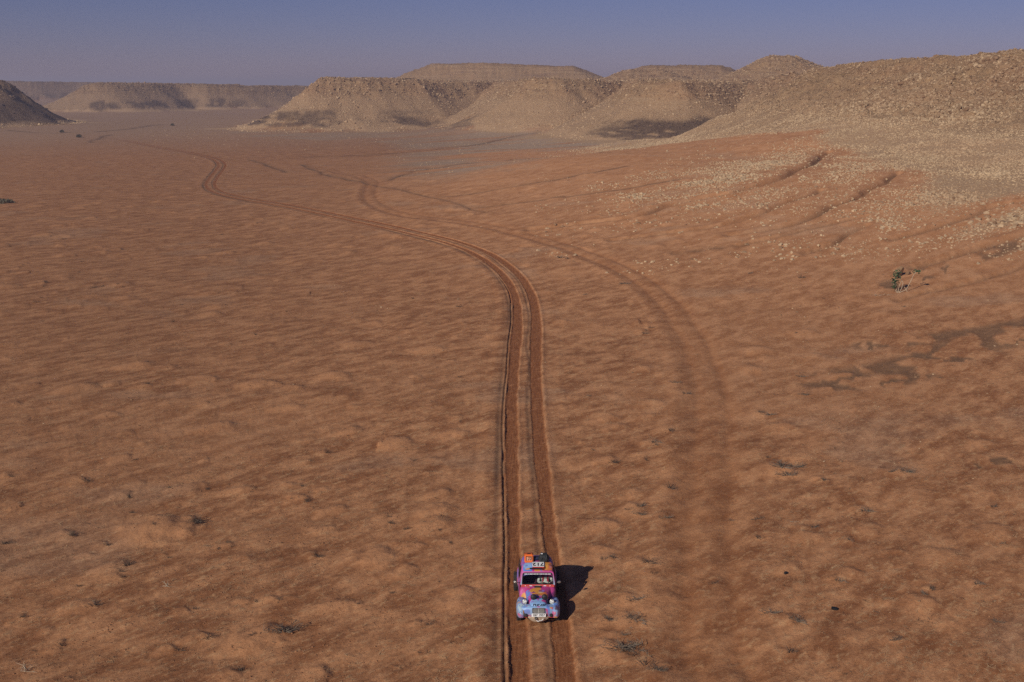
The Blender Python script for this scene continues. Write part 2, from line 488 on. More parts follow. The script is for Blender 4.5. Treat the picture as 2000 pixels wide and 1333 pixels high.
    rz = np.zeros(x.shape); rm = np.zeros(x.shape); rd = np.zeros(x.shape)
    k = (np.abs(dt) < 3.0) & (y < 420)
    if k.any():
        a, b, c = rut_profile(dt[k], y[k], x[k])
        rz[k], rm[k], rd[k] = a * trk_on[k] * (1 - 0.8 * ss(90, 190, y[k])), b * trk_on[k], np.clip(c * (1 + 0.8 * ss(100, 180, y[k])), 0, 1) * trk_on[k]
    z = z + rz
    ok = np.zeros(x.shape)
    ow = do + 0.15 * vnoise(y / 5, y * 0, 410)
    band = np.exp(-(np.abs(ow) / 1.55) ** 4)
    orut = np.exp(-((ow + 0.85) / 0.36) ** 2) + np.exp(-((ow - 0.8) / 0.34) ** 2)
    z = z - (0.05 * band + 0.06 * orut) * old_on + 0.05 * np.exp(-((ow + 2.0) / 0.45) ** 2) * old_on
    oldm = 0.78 * np.clip(0.5 * band * (0.8 + 0.4 * fbm(x / 0.9, y / 2.2, 3, 413)) + 0.4 * orut * (0.65 + 0.35 * vnoise(y / 3.5, x / 0.8, 411)) + 0.25 * np.exp(-((ow + 1.5) / 0.4) ** 2), 0, 1) * old_on * (0.75 + 0.25 * fbm(x / 4, y / 6, 2, 412))
    # masks ---------------------------------------------------------------
    big = fbm(x / 22, y / 22, 3, 90)
    streak = fbm((x * 0.645 + y * 0.764) / 4.0, (-x * 0.764 + y * 0.645) / 1.3, 4, 91)
    light = np.clip(mo * 8.0 * (0.6 + 0.8 * ss(-0.3, 0.4, fbm(x / 0.5, y / 0.4, 3, 313))) + 0.34 * ss(-0.15, 0.5, streak), 0, 1) * (1 - on_hill)
    light = np.maximum(light, 0.75 * np.exp(-((dt - 1.36 - 0.1 * vnoise(y / 5, y * 0, 430)) / 0.17) ** 2) * (1 - ss(60, 90, y)) * (0.6 + 0.6 * fbm(x * 3, y, 3, 431)))
    apron = np.exp(-((s - 62) / 34.0) ** 2) * (1 - on_hill) * 0
    ap_n = fbm(u / 20, s / 5.5, 3, 92)
    grey = np.clip(apron * ss(-0.35, 0.35, ap_n + 0.12) * np.where(near, 0.0, 1.25), 0, 1)
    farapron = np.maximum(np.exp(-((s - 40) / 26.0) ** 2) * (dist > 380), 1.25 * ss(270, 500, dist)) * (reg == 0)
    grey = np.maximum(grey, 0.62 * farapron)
    lx = -15 - (y - 177) * 0.12 - 60 * ss(340, 420, y)
    rx_ = -8 + (y - 177) * 0.34
    q = (x * 0.6 - y * 0.8) / 7.0
    w_ = (x * 0.8 + y * 0.6) / 42.0
    stripes = fbm(q * 0.9, w_, 4, 120)
    gz_ = ss(-6, 8, x - lx + 6 * stripes) * ss(-6, 10, rx_ - x + 8 * stripes) * ss(176, 205, y) * (1 - ss(430, 520, y)) * (1 - on_hill)
    grey = np.maximum(grey, gz_ * ss(-0.38, 0.12, stripes + 0.1) * 0.95)
    gpatch = ss(0.35, 0.6, fbm(x / 9, y / 6, 3, 93)) * 0.22 * (1 - on_hill)
    grey = np.maximum(grey, gpatch)
    # stony fan of the near hill, broken by tongues of red sand
    fan_edge = np.where(near, 60.0 + 56 * (1 - ss(125, 220, y)), 36.0) + 14 * fbm(x / 16, y / 16, 3, 94) + 10 * vnoise(u / 13.0, s * 0 + 9.5, 95)
    rub = 1 - ss(-9, 7, s - fan_edge)
    tongue = ss(0.08, 0.32, fbm((u + 0.35 * s) / 11, s / 48, 3, 96) + 0.10 - 0.35 * (1 - ss(14, 44, s))) * ss(38, 56, s) * near
    solid = ss(46, 58, x + 0.25 * (150 - y) * (y < 150)) * near
    tongue = tongue * (1 - 0.8 * solid)
    rub = np.clip(rub * (1 - 0.95 * tongue), 0, 1) * (1 - 0.9 * chw * (s > 24))
    far_spill = near * (1 - ss(0, 10, np.abs(s - fan_edge - 16) - 9)) * ss(0.05, 0.32, fbm(x / 6.5, y / 6.5, 3, 97))
    rub = np.maximum(rub, 0.12 * far_spill * (1 - tongue))
    rub_all = rub
    rub = rub * np.where(near, 1 - 0.85 * ss(34, 66, s) * (1 - 0.85 * solid), 1.0)
    redm = np.clip(near * (1 - ss(95, 165, s)) * ss(8, 26, s), 0, 1)
    redm = np.maximum(redm, 0.8 * chw * (s > 10) * near * (x > 22))
    redm = np.maximum(redm, 0.5 * ss(0.1, 0.5, big) * (1 - on_hill))
    f['rubp'] = rub_all
    # dark bed that crops out low on the slopes
    zb = z + 1.3 * rough
    bed = ss(2.3, 3.4, zb) * (1 - ss(7.2, 9.2, zb)) * (hill | (z > 2))
    pres = np.zeros(x.shape)
    for cx_, cy_, rx_, ry_, am in DARK_SPOTS:
        pres = np.maximum(pres, am * (1 - ss(0.55, 1.15, np.hypot((x - cx_) / rx_, (y - cy_) / ry_) + 0.35 * rough + 0.4 * fbm(x / 4, y / 4 + z / 1.5, 3, 124))))
    pres = np.maximum(pres, np.where(reg == 7, 1.0, 0.0))
    
    pres = np.maximum(pres, np.where(reg == 6, 0.9, 0))
    dark = bed * pres * ss(-0.35, 0.1, fbm(x / 5, z / 0.8, 3, 99) + 0.22)
    dark = np.where(reg == 7, np.maximum(dark, ss(2.6, 3.8, zb) * (1 - 0.45 * ss(9, 15, zb))), dark)
    dark = np.where(reg == 6, np.maximum(dark, 0.55 * ss(0, 0.5, np.sin(zb * 1.3) + 0.2) * ss(3, 5, zb)), dark)
    dark = np.maximum(dark, np.where(reg == 5, 0.30, np.where(reg == 6, 0.55, 0)) * (z > 1.5))
    M1 = np.stack([np.clip(rm, 0, 1), np.clip(grey, 0, 1), np.clip(rub, 0, 1), np.clip(dark, 0, 1)], 1)
    M2 = np.stack([light, np.clip(np.maximum(wash, 0), 0, 1), redm, on_hill], 1)
    ledge_m = ((reg >= 1) & (reg <= 3)) * ss(11, 15.5, z + 2 * rough) * (1 - ss(19.2, 20, z)) * ss(-0.25, 0.3, fbm(x / 20, y / 20, 3, 123) + 0.15) * 0.8
    ledge = ledge_m + near * (x > 40) * ss(9.5, 13, z + 2 * rough) * (1 - ss(20, 24, z)) * ss(-0.3, 0.3, fbm(x / 18, y / 18, 2, 121) + 0.1 + (x - 85) / 90)
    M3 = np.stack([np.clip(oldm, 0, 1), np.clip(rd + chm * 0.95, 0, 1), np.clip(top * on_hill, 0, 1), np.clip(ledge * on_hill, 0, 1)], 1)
    return z, reg, M1, M2, M3, f, dt, do

DARK_SPOTS = []
for px, py, rx, ry, am in ((1285, 252, 22, 20, 1.0), (1375, 240, 12, 16, 1.0), (1190, 262, 9, 12, 0.8), (510, 243, 18, 20, 1.0), (600, 238, 12, 12, 0.8),
                           (810, 250, 13, 14, 0.9), (880, 250, 9, 10, 0.7), (1015, 215, 5, 5, 0.5), (205, 206, 11, 22, 1.0), (290, 200, 13, 25, 0.95), (362, 205, 9, 20, 0.95), (420, 203, 8, 16, 0.9), (465, 205, 6, 12, 0.7)):
    q = march(px, py)
    DARK_SPOTS.append((q[0], q[1], rx, ry, am))

# ------------------------------------------------------------------ materials
def new_mat(name):
    m = bpy.data.materials.new(name)
    m.use_nodes = True
    nt = m.node_tree
    nt.nodes.clear()
    out = nt.nodes.new('ShaderNodeOutputMaterial')
    b = nt.nodes.new('ShaderNodeBsdfPrincipled')
    nt.links.new(b.outputs[0], out.inputs[0])
    return m, nt, b, out

class NB:
    def __init__(self, nt):
        self.nt = nt
    def n(self, t, **kw):
        x = self.nt.nodes.new(t)
        for k, v in kw.items():
            setattr(x, k, v)
        return x
    def l(self, a, b):
        self.nt.links.new(a, b)
    def noise(self, vec, scale, detail=4, rough=0.55):
        x = self.n('ShaderNodeTexNoise')
        x.inputs['Scale'].default_value = scale
        x.inputs['Detail'].default_value = detail
        x.inputs['Roughness'].default_value = rough
        self.l(vec, x.inputs['Vector'])
        return x.outputs[0]
    def rng(self, v, a, b, c=0.0, d=1.0):
        x = self.n('ShaderNodeMapRange')
        x.interpolation_type = 'SMOOTHSTEP'
        for i, k in enumerate((a, b, c, d)):
            x.inputs[i + 1].default_value = k
        self.l(v, x.inputs[0])
        return x.outputs[0]
    def math(self, op, a, b):
        x = self.n('ShaderNodeMath', operation=op)
        for i, k in enumerate((a, b)):
            if isinstance(k, (int, float)):
                x.inputs[i].default_value = k
            else:
                self.l(k, x.inputs[i])
        return x.outputs[0]
    def mix(self, fac, a, b, blend='MIX'):
        x = self.n('ShaderNodeMix', data_type='RGBA', blend_type=blend)
        for i, k in ((0, fac), (6, a), (7, b)):
            if isinstance(k, (int, float)):
                x.inputs[i].default_value = k
            elif isinstance(k, tuple):
                x.inputs[i].default_value = (*k, 1)
            else:
                self.l(k, x.inputs[i])
        return x.outputs[2]

C_BROWN = (0.315, 0.124, 0.050)
C_TAN = (0.630, 0.302, 0.138)
C_RED = (0.525, 0.240, 0.104)
C_RUT = (0.235, 0.098, 0.044)
C_OLD = (0.329, 0.124, 0.045)
C_GREY = (0.365, 0.255, 0.170)
C_WASH = (0.215, 0.120, 0.064)
C_RUB = (0.558, 0.383, 0.202)
C_ROCK = (0.446, 0.272, 0.134)
C_ROCK2 = (0.323, 0.186, 0.088)
C_DARK = (0.046, 0.029, 0.026)
C_HOLLOW_SHADE = (0.120, 0.072, 0.044)

def ground_material():
    m, nt, b, out = new_mat('desert_surface')
    B = NB(nt)
    geo = B.n('ShaderNodeNewGeometry')
    pos = geo.outputs['Position']
    st = B.n('ShaderNodeMapping')
    st.inputs['Scale'].default_value = (0.62, 1.3, 1.0)
    rt = B.n('ShaderNodeMapping')
    rt.inputs['Rotation'].default_value = (0, 0, -0.87)
    B.l(pos, rt.inputs[0])
    B.l(rt.outputs[0], st.inputs[0])
    def att(nm):
        a = B.n('ShaderNodeAttribute', attribute_name=nm)
        sp = B.n('ShaderNodeSeparateColor')
        B.l(a.outputs['Color'], sp.inputs[0])
        return sp.outputs[0], sp.outputs[1], sp.outputs[2], a.outputs['Alpha']
    rut, grey, rub, dark = att('m1')
    light, wash, red, hill = att('m2')
    old, tread, top, ledge = att('m3')  # tread: painted shade of channels, bank and groove, and the dark trench
    n_big = B.noise(pos, 0.16, 5, 0.6)
    n_mid = B.noise(st.outputs[0], 0.75, 6, 0.62)
    n_fine = B.noise(st.outputs[0], 3.2, 9, 0.72)
    n_grit = B.noise(pos, 11.0, 6, 0.8)
    n_rock = B.noise(pos, 0.9, 7, 0.68)
    # plain
    c = B.mix(B.rng(n_mid, 0.37, 0.66, 0.0, 0.92), C_BROWN, C_TAN)
    c = B.mix(B.math('MULTIPLY', B.rng(n_fine, 0.50, 0.66), 0.6), c, (0.700, 0.415, 0.205))
    c = B.mix(B.math('MULTIPLY', B.rng(n_fine, 0.46, 0.28), 0.55), c, (0.185, 0.076, 0.030))
    c = B.mix(B.math('MULTIPLY', light, 0.75), c, C_TAN)
    c = B.mix(B.math('MULTIPLY', red, B.rng(n_big, 0.3, 0.62, 0.55, 0.95)), c, B.mix(B.rng(n_mid, 0.35, 0.7), C_RED, (0.620, 0.320, 0.160)))
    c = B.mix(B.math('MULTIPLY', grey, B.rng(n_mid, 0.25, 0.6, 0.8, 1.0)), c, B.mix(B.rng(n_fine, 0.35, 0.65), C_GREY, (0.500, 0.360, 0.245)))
    c = B.mix(B.math('MULTIPLY', wash, B.rng(n_fine, 0.3, 0.6, 1.0, 0.75)), c, (0.185, 0.105, 0.058))
    c = B.mix(B.math('MULTIPLY', old, B.rng(n_fine, 0.25, 0.6, 0.75, 0.95)), c, C_OLD)
    sepx = B.n('ShaderNodeSeparateXYZ')
    B.l(pos, sepx.inputs[0])
    left_brown = B.math('ADD', sepx.outputs[0], B.math('MULTIPLY', B.math('SUBTRACT', n_big, 0.5), 40.0))
    c = B.mix(B.rng(left_brown, 5.0, -34.0, 0.0, 0.36), c, B.mix(n_mid, (0.150, 0.070, 0.034), (0.270, 0.135, 0.070)))  # browner towards the left, with a noisy edge
    # slopes
    rk = B.mix(B.rng(n_rock, 0.34, 0.66), (0.240, 0.138, 0.072), C_ROCK)
    rk = B.mix(B.math('MULTIPLY', B.rng(B.noise(pos, 2.6, 6, 0.7), 0.52, 0.68), 0.7), rk, C_RUB)
    rk = B.mix(B.math('MULTIPLY', B.rng(n_big, 0.5, 0.75), 0.35), rk, C_RED)
    stm = B.n('ShaderNodeMapping')
    stm.inputs['Scale'].default_value = (0.035, 0.035, 0.95)
    B.l(pos, stm.inputs[0])
    n_str = B.noise(stm.outputs[0], 1.0, 5, 0.6)
    rk = B.mix(B.math('MULTIPLY', B.rng(n_str, 0.52, 0.62), 0.75), rk, (0.225, 0.128, 0.078))
    rk = B.mix(B.math('MULTIPLY', B.rng(n_str, 0.46, 0.36), 0.5), rk, (0.50, 0.35, 0.21))
    rk = B.mix(B.math('MULTIPLY', ledge, 0.9), rk, B.mix(B.rng(n_rock, 0.35, 0.65), (0.30, 0.155, 0.078), (0.46, 0.27, 0.145)))
    gr = B.noise(pos, 1.9, 6, 0.72)
    rubc = B.mix(B.rng(gr, 0.36, 0.66), (0.400, 0.235, 0.124), (0.540, 0.365, 0.212))
    c = B.mix(hill, c, rk)
    c = B.mix(B.math('MULTIPLY', B.rng(B.math('ADD', rub, B.math('MULTIPLY', B.math('SUBTRACT', gr, 0.5), 1.3)), 0.35, 0.75), B.rng(top, 0.0, 1.0, 1.0, 0.35)), c, rubc)
    c = B.mix(B.math('MULTIPLY', dark, B.rng(gr, 0.25, 0.6, 1.0, 0.7)), c, B.mix(B.rng(n_rock, 0.4, 0.7), C_DARK, (0.082, 0.050, 0.042)))
    # ruts and grooves
    lined = B.n('ShaderNodeMapping')
    lined.inputs['Scale'].default_value = (9.0, 0.5, 1.0)
    B.l(pos, lined.inputs[0])
    n_line = B.noise(lined.outputs[0], 1.6, 4, 0.6)
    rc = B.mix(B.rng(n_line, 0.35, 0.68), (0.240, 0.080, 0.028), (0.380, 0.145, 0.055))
    c = B.mix(B.math('MULTIPLY', tread, 0.75), c, C_HOLLOW_SHADE)  # shade of the hollows put into the colour
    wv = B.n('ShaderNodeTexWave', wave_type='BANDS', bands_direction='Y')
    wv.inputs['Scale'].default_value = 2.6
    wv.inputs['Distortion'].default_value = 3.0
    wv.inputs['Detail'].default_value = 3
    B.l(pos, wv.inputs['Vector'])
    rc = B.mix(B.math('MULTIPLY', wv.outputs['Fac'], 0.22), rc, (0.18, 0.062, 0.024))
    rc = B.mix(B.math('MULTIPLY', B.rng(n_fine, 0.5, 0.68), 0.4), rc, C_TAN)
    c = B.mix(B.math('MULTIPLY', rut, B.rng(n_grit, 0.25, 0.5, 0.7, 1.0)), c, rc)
    c = B.mix(B.math('MULTIPLY', B.rng(n_grit, 0.52, 0.72), 0.45), c, (0.620, 0.390, 0.215))
    c = B.mix(B.math('MULTIPLY', B.rng(n_grit, 0.46, 0.30), 0.45), c, (0.150, 0.072, 0.036))
    B.l(c, b.inputs['Base Color'])
    b.inputs['Roughness'].default_value = 0.95
    b.inputs['Specular IOR Level'].default_value = 0.12
    # relief finer than the mesh
    bm1 = B.n('ShaderNodeBump')
    bm1.inputs['Strength'].default_value = 0.8
    bm1.inputs['Distance'].default_value = 0.10
    B.l(n_fine, bm1.inputs['Height'])
    bm2 = B.n('ShaderNodeBump')
    bm2.inputs['Distance'].default_value = 0.85
    B.l(gr, bm2.inputs['Height'])
    B.l(B.math('MULTIPLY', hill, 0.9), bm2.inputs['Strength'])
    B.l(bm1.outputs[0], bm2.inputs['Normal'])
    bm3 = B.n('ShaderNodeBump')
    bm3.inputs['Strength'].default_value = 0.35
    bm3.inputs['Distance'].default_value = 0.03
    B.l(n_grit, bm3.inputs['Height'])
    B.l(bm2.outputs[0], bm3.inputs['Normal'])
    B.l(bm3.outputs[0], b.inputs['Normal'])
    return m

MAT_GROUND = ground_material()

# ------------------------------------------------------------------ ground sheet and hills (one height field, split by landform)
def radial_rows():
    r, out = 5.0, []
    while r < 7000:
        out.append(r)
        if r < 28: d = 2.3
        elif r < 118: d = max(0.055, r * r / 20700 * 1.6)
        elif r < 265: d = 0.5
        elif r < 345: d = 0.85
        elif r < 560: d = 1.25
        elif r < 900: d = 4.0
        elif r < 1500: d = 12.0
        else: d = r * 0.12
        r += d
    return np.array(out)

def theta_cols():
    mid = np.arctan(np.linspace(-0.50, 0.50, 960))
    a = mid[-1] + np.cumsum(np.linspace(0.002, 0.045, 34))
    return np.r_[-a[::-1], mid, a]

rr, th = radial_rows(), theta_cols()
TH, RR = np.meshgrid(th, rr)
GX, GY = (np.sin(TH) * RR).ravel(), (np.cos(TH) * RR).ravel()
gz, greg, g1, g2, g3, gf, gdt, gdo = terrain(GX, GY)
# the sheet dips under the two track strips, which carry the finer mesh
STRIP_T, STRIP_O = 3.0, 3.6
in_t = (1 - ss(STRIP_T - 1.5, STRIP_T - 0.95, np.abs(gdt))) * (GY < 300) * (GY > 24)
in_t = in_t * (1 - ss(285, 297, GY)) * ss(25, 27, GY)
in_o = (1 - ss(STRIP_O - 1.5, STRIP_O - 0.95, np.abs(gdo))) * (1 - ss(118, 123, GY)) * ss(25, 27, GY)
gz = gz - 0.45 * np.maximum(in_t, in_o)
V = np.stack([GX, GY, gz], 1)
nr, nc = len(rr), len(th)
ii = (np.arange(nr - 1)[:, None] * nc + np.arange(nc - 1)[None]).ravel()
Q = np.stack([ii, ii + 1, ii + nc + 1, ii + nc], 1)
qreg = greg[ii]
LAND = {0: ('desert_plain', 'wide flat red-brown sandy desert plain crossed by tyre ruts', 'plain'),
        1: ('mesa', 'flat-topped rocky mesa with sharp left corner in the middle distance', 'mesa'),
        2: ('mesa', 'rounded rocky spur between the sharp-cornered mesa and the dark-banded spur', 'mesa'),
        3: ('mesa', 'rounded rocky spur with a dark outcrop low on its slope', 'mesa'),
        4: ('rocky_hill', 'large near hillside covered in pale rubble at the right', 'hill'),
        5: ('mesa', 'distant hazy mesa with dark patches in its scalloped face', 'mesa'),
        6: ('mesa', 'farthest bluish banded mesa behind the dark hill', 'mesa'),
        7: ('rocky_hill', 'dark purple-brown rocky hill cut off by the left edge', 'hill'),
        8: ('mesa', 'long flat-topped butte standing on the plateau skyline', 'mesa'),
        9: ('hill', 'small steep knoll with flat crest on the skyline beside the big hillside', 'hill'),
        10: ('hill', 'low broad rise on the skyline left of the steep knoll', 'hill'),
        11: ('hill', 'low dark rise at the left end of the skyline knolls', 'hill')}
for k, (nm, lab, cat) in LAND.items():
    sel = Q[qreg == k]
    if len(sel) == 0:
        continue
    ids, inv = np.unique(sel, return_inverse=True)
    me = np_mesh(nm, V[ids], inv.reshape(-1, 4))
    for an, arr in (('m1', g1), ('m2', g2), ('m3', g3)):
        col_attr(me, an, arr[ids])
    o = link(nm, me, MAT_GROUND)
    tag(o, lab, cat, None, 'structure')

def strip(name, label, P, S, half, ncol, y0, y1, dens):
    """a finely meshed ribbon of ground that follows a track"""
    ys = []
    y = y0
    while y < y1:
        ys.append(y)
        y += max(0.06, min(0.8, y * y / 20700 * dens))
    ys = np.array(ys)
    o = np.argsort(P[:, 1])
    xc = np.interp(ys, P[o, 1], P[o, 0]); sl = np.interp(ys, P[o, 1], S[o])
    d = np.linspace(-half, half, ncol)
    X = xc[:, None] + d[None] * np.sqrt(1 + sl * sl)[:, None]
    Yy = np.repeat(ys[:, None], ncol, 1)
    z, reg, a1, a2, a3, f, dt, do = terrain(X.ravel(), Yy.ravel())
    edge = -0.012 + 0.05 * ss(half - 0.85, half, np.abs(np.repeat(d[None], len(ys), 0)))
    edge[0] = edge[-1] = 0.05
    vv = np.stack([X.ravel(), Yy.ravel(), z + 0.004 - edge.ravel()], 1)
    n = len(ys)
    i2 = (np.arange(n - 1)[:, None] * ncol + np.arange(ncol - 1)[None]).ravel()
    qq = np.stack([i2, i2 + 1, i2 + ncol + 1, i2 + ncol], 1)
    me = np_mesh(name, vv, qq)
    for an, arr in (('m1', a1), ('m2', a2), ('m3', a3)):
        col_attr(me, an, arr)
    ob = link(name, me, MAT_GROUND)
    tag(ob, label, 'track', None, 'structure')
    return ob

strip('dirt_track', 'deep double wheel ruts in orange sand winding away under the car', TRK, TRK_S, STRIP_T, 132, 24, 298, 1.5)
strip('old_track', 'faint wide older tyre track curving across the plain on the right', OLD, OLD_S, STRIP_O, 76, 24, 124, 1.9)

# ------------------------------------------------------------------ plain materials
def plain(name, col, rough=0.6, metal=0.0, spec=0.4, var=0.25, scale=20.0, coat=0.0, bump=0.0):
    m, nt, b, out = new_mat(name)
    B = NB(nt)
    tc = B.n('ShaderNodeTexCoord')
    n = B.noise(tc.outputs['Object'], scale, 4, 0.6)
    c = B.mix(B.rng(n, 0.3, 0.7), tuple(x * (1 - var) for x in col), tuple(min(1, x * (1 + var)) for x in col))
    B.l(c, b.inputs['Base Color'])
    b.inputs['Roughness'].default_value = rough
    b.inputs['Metallic'].default_value = metal
    b.inputs['Specular IOR Level'].default_value = spec
    b.inputs['Coat Weight'].default_value = coat
    if bump:
        bp = B.n('ShaderNodeBump')
        bp.inputs['Strength'].default_value = bump
        bp.inputs['Distance'].default_value = 0.02
        B.l(n, bp.inputs['Height'])
        B.l(bp.outputs[0], b.inputs['Normal'])
    return m

def stone_material():
    m, nt, b, out = new_mat('stone')
    B = NB(nt)
    tc = B.n('ShaderNodeTexCoord')
    geo = B.n('ShaderNodeNewGeometry')
    at = B.n('ShaderNodeAttribute', attribute_name='tone', attribute_type='INSTANCER')
    oi = B.n('ShaderNodeObjectInfo')
    n = B.noise(geo.outputs['Position'], 2.3, 5, 0.65)
    n2 = B.noise(geo.outputs['Position'], 0.06, 3, 0.5)
    t = B.math('ADD', at.outputs['Fac'], B.math('MULTIPLY', oi.outputs['Random'], 0.35))
    c = B.mix(B.rng(t, 0.0, 1.0), (0.225, 0.130, 0.070), (0.525, 0.372, 0.222))
    c = B.mix(B.math('MULTIPLY', B.rng(n, 0.45, 0.7), 0.4), c, (0.185, 0.118, 0.075))
    c = B.mix(B.math('MULTIPLY', B.rng(n2, 0.45, 0.65), 0.25), c, (0.31, 0.17, 0.095))
    dk = B.n('ShaderNodeAttribute', attribute_name='dark', attribute_type='INSTANCER')
    c = B.mix(dk.outputs['Fac'], c, (0.085, 0.056, 0.048))
    B.l(c, b.inputs['Base Color'])
    b.inputs['Roughness'].default_value = 0.95
    b.inputs['Specular IOR Level'].default_value = 0.15
    return m
MAT_STONE = stone_material()

def px_of(X, Y, Z):
    zc = Y * CP + (CAM_H - Z) * SP
    yc = (Z - CAM_H) * CP + Y * SP
    return 1000 + F_PX * X / zc, 666.5 - F_PX * yc / zc, zc

NUMW = ['no', 'one', 'two', 'three', 'four', 'five', 'six', 'seven', 'eight', 'nine', 'ten', 'eleven', 'twelve', 'thirteen', 'fourteen', 'fifteen', 'sixteen', 'seventeen', 'eighteen']
CAR_Y, CAR_L = 37.8, 3.8
USED = set()
def place_label(what, x, y):
    """label by the distance from the car, in car lengths, or None when it is too far or taken"""
    a = (y - CAR_Y) / CAR_L
    b = (x - 0.93) / CAR_L
    ia, ib = int(round(abs(a))), int(round(abs(b)))
    if ia > 14 or ib > 12:
        return None
    fb = 'level with the car' if ia == 0 else '%s car length%s %s the car' % (NUMW[ia], '' if ia == 1 else 's', 'behind' if a > 0 else 'in front of')
    lr = 'close to its track' if ib == 0 else '%s to the %s' % (NUMW[ib], 'right' if b > 0 else 'left')
    lab = '%s %s, %s' % (what, fb, lr)
    if lab in USED or len(lab.split()) > 16:
        return None
    USED.add(lab)
    return lab

# ------------------------------------------------------------------ stones
def rock_mesh(name, seed, sub=2):
    bm = bmesh.new()
    bmesh.ops.create_icosphere(bm, subdivisions=sub, radius=0.5)
    r_ = random.Random(seed)
    pl = [(Vector((r_.gauss(0, 1), r_.gauss(0, 1), r_.gauss(0, 1))).normalized(), r_.uniform(0.24, 0.42)) for _ in range(9)]
    for v in bm.verts:
        for n_, d_ in pl:
            k = v.co.dot(n_) - d_
            if k > 0:
                v.co -= n_ * k
        v.co *= r_.uniform(0.95, 1.05)
    me = bpy.data.meshes.new(name)
    bm.to_mesh(me)
    bm.free()
    me.materials.append(MAT_STONE)
    return me
ROCKS = [rock_mesh('stone', 100 + i) for i in range(8)]

def sample_stones(n, th0, th1, r0, r1, mode):
    t = rng.uniform(th0, th1, n)
    r = np.sqrt(rng.uniform(r0 * r0, r1 * r1, n)) if mode != 'near' else rng.uniform(r0, r1, n)
    x, y = np.sin(t) * r, np.cos(t) * r
    z, reg, a1, a2, a3, f, dt, do = terrain(x, y)
    return x, y, z, reg, a1, a2, a3, f, dt, do

PTS = []
def keep_stones(S, prob, size, dark=None):
    x, y, z = S[0], S[1], S[2]
    k = rng.random(len(x)) < prob
    PTS.append(np.stack([x[k], y[k], z[k], size[k], (dark[k] if dark is not None else np.zeros(k.sum()))], 1))

# the near rubble slope
S = sample_stones(300000, 0.02, 0.62, 105, 345, 'area')
cl = ss(-0.35, 0.3, fbm(S[0] / 5, S[1] / 5, 3, 501))
top_ = S[6][:, 2]
steepen = S[7]['s'] < 40
size = 0.10 + 0.20 * rng.random(len(S[0])) ** 2.6 + (0.12 + 0.45 * top_ * ss(60, 110, S[0])) * rng.random(len(S[0])) ** 4
size *= (0.65 + 0.6 * cl) * (1 + 0.5 * ss(-0.1, 0.4, fbm(S[0] / 13, S[1] / 13, 3, 504)))
ledge_s = S[6][:, 3]
size *= 1 + 1.0 * ledge_s * rng.random(len(size))
hillp = (S[3] == 4) * (0.55 + 0.3 * top_)
keep_stones(S, np.clip(S[7]['rubp'] * (0.55 + 0.45 * cl) + hillp * 0.5 * (S[7]['s'] < 60), 0, 1) * ((S[3] == 4) | S[7]['near']) * (1 - S[6][:, 1]), size, S[4][:, 3] * 0.9)
# loose stones that have rolled out on the red sand
S = sample_stones(60000, 0.12, 0.62, 95, 210, 'area')
uu, s5 = S[7]['u'], S[7]['s']
cl = ss(0.05, 0.5, fbm((uu + 0.3 * s5) / 5.0, s5 / 13.0, 4, 502))
sp = S[7]['near'] * (1 - ss(70, 135, S[7]['s']))
keep_stones(S, sp * (0.05 + 0.8 * cl) * 0.75, 0.06 + 0.36 * rng.random(len(S[0])) ** 4.0)
# middle spurs and the plateau edge
S = sample_stones(90000, -0.36, 0.30, 330, 640, 'area')
size = 0.28 + 0.45 * rng.random(len(S[0])) ** 2 + 0.5 * rng.random(len(S[0])) ** 6 * (0.3 + S[6][:, 2])
keep_stones(S, (S[3] > 0) * (0.35 + 0.65 * S[6][:, 2]) * 0.9, size, S[4][:, 3])
# far mesas
S = sample_stones(30000, -0.60, -0.12, 430, 900, 'area')
size = 0.5 + 0.8 * rng.random(len(S[0])) ** 3
keep_stones(S, (S[3] > 0) * (0.3 + 0.7 * S[6][:, 2]), size, S[4][:, 3])
# gravel on the grey fans
S = sample_stones(50000, -0.30, 0.30, 200, 480, 'area')
keep_stones(S, S[4][:, 1] * (S[3] == 0) * 0.2, 0.12 + 0.26 * rng.random(len(S[0])) ** 3)
# pebbles on the open plain
S = sample_stones(2600, -0.46, 0.46, 30, 130, 'near')
pr = ss(-5, 22, S[0]) * 0.55 + 0.10
pr = pr * ss(-0.2, 0.5, fbm(S[0] / 7, S[1] / 7, 2, 503)) * (np.abs(S[8]) > 1.9) * (np.abs(S[9]) > 1.2)
PLAIN_FROM = sum(len(p) for p in PTS)
keep_stones(S, pr, 0.035 + 0.13 * rng.random(len(S[0])) ** 3.5)
PLAIN_TO = sum(len(p) for p in PTS)
PX_STONES = [(1235, 733, .20), (1246, 736, .14), (1350, 536, .30), (1352, 548, .22), (1381, 537, .25), (1555, 626, .22), (1547, 619, .16), (1713, 1105, .13),
             (1990, 1166, .22), (1992, 1226, .18), (1618, 1187, .07), (1928, 777, .16), (1912, 779, .14), (1968, 776, .2), (1715, 661, .12), (1525, 631, .24),
             (745, 603, .18), (757, 606, .16), (895, 590, .22), (735, 600, .14), (1788, 742, .2), (1790, 726, .16), (1822, 737, .14), (1618, 736, .12), (1985, 689, .15),
             (1942, 690, .14), (1766, 666, .26), (1735, 1020, .08), (1797, 868, .09), (1795, 880, .1), (1925, 880, .16), (1747, 909, .09), (1900, 942, .09),
             (1478, 602, .18), (1560, 632, .14), (1571, 634, .14), (1640, 488, .3), (1520, 519, .2), (1345, 548, .2), (1443, 535, .18), (940, 465, .2), (1085, 464, .2),
             (1700, 690, .12), (1640, 815, .1), (1716, 798, .12), (1700, 760, .1), (865, 690, .1), (330, 955, .12), (800, 660, .1), (1065, 714, .16), (200, 900, .1)]
ex = []
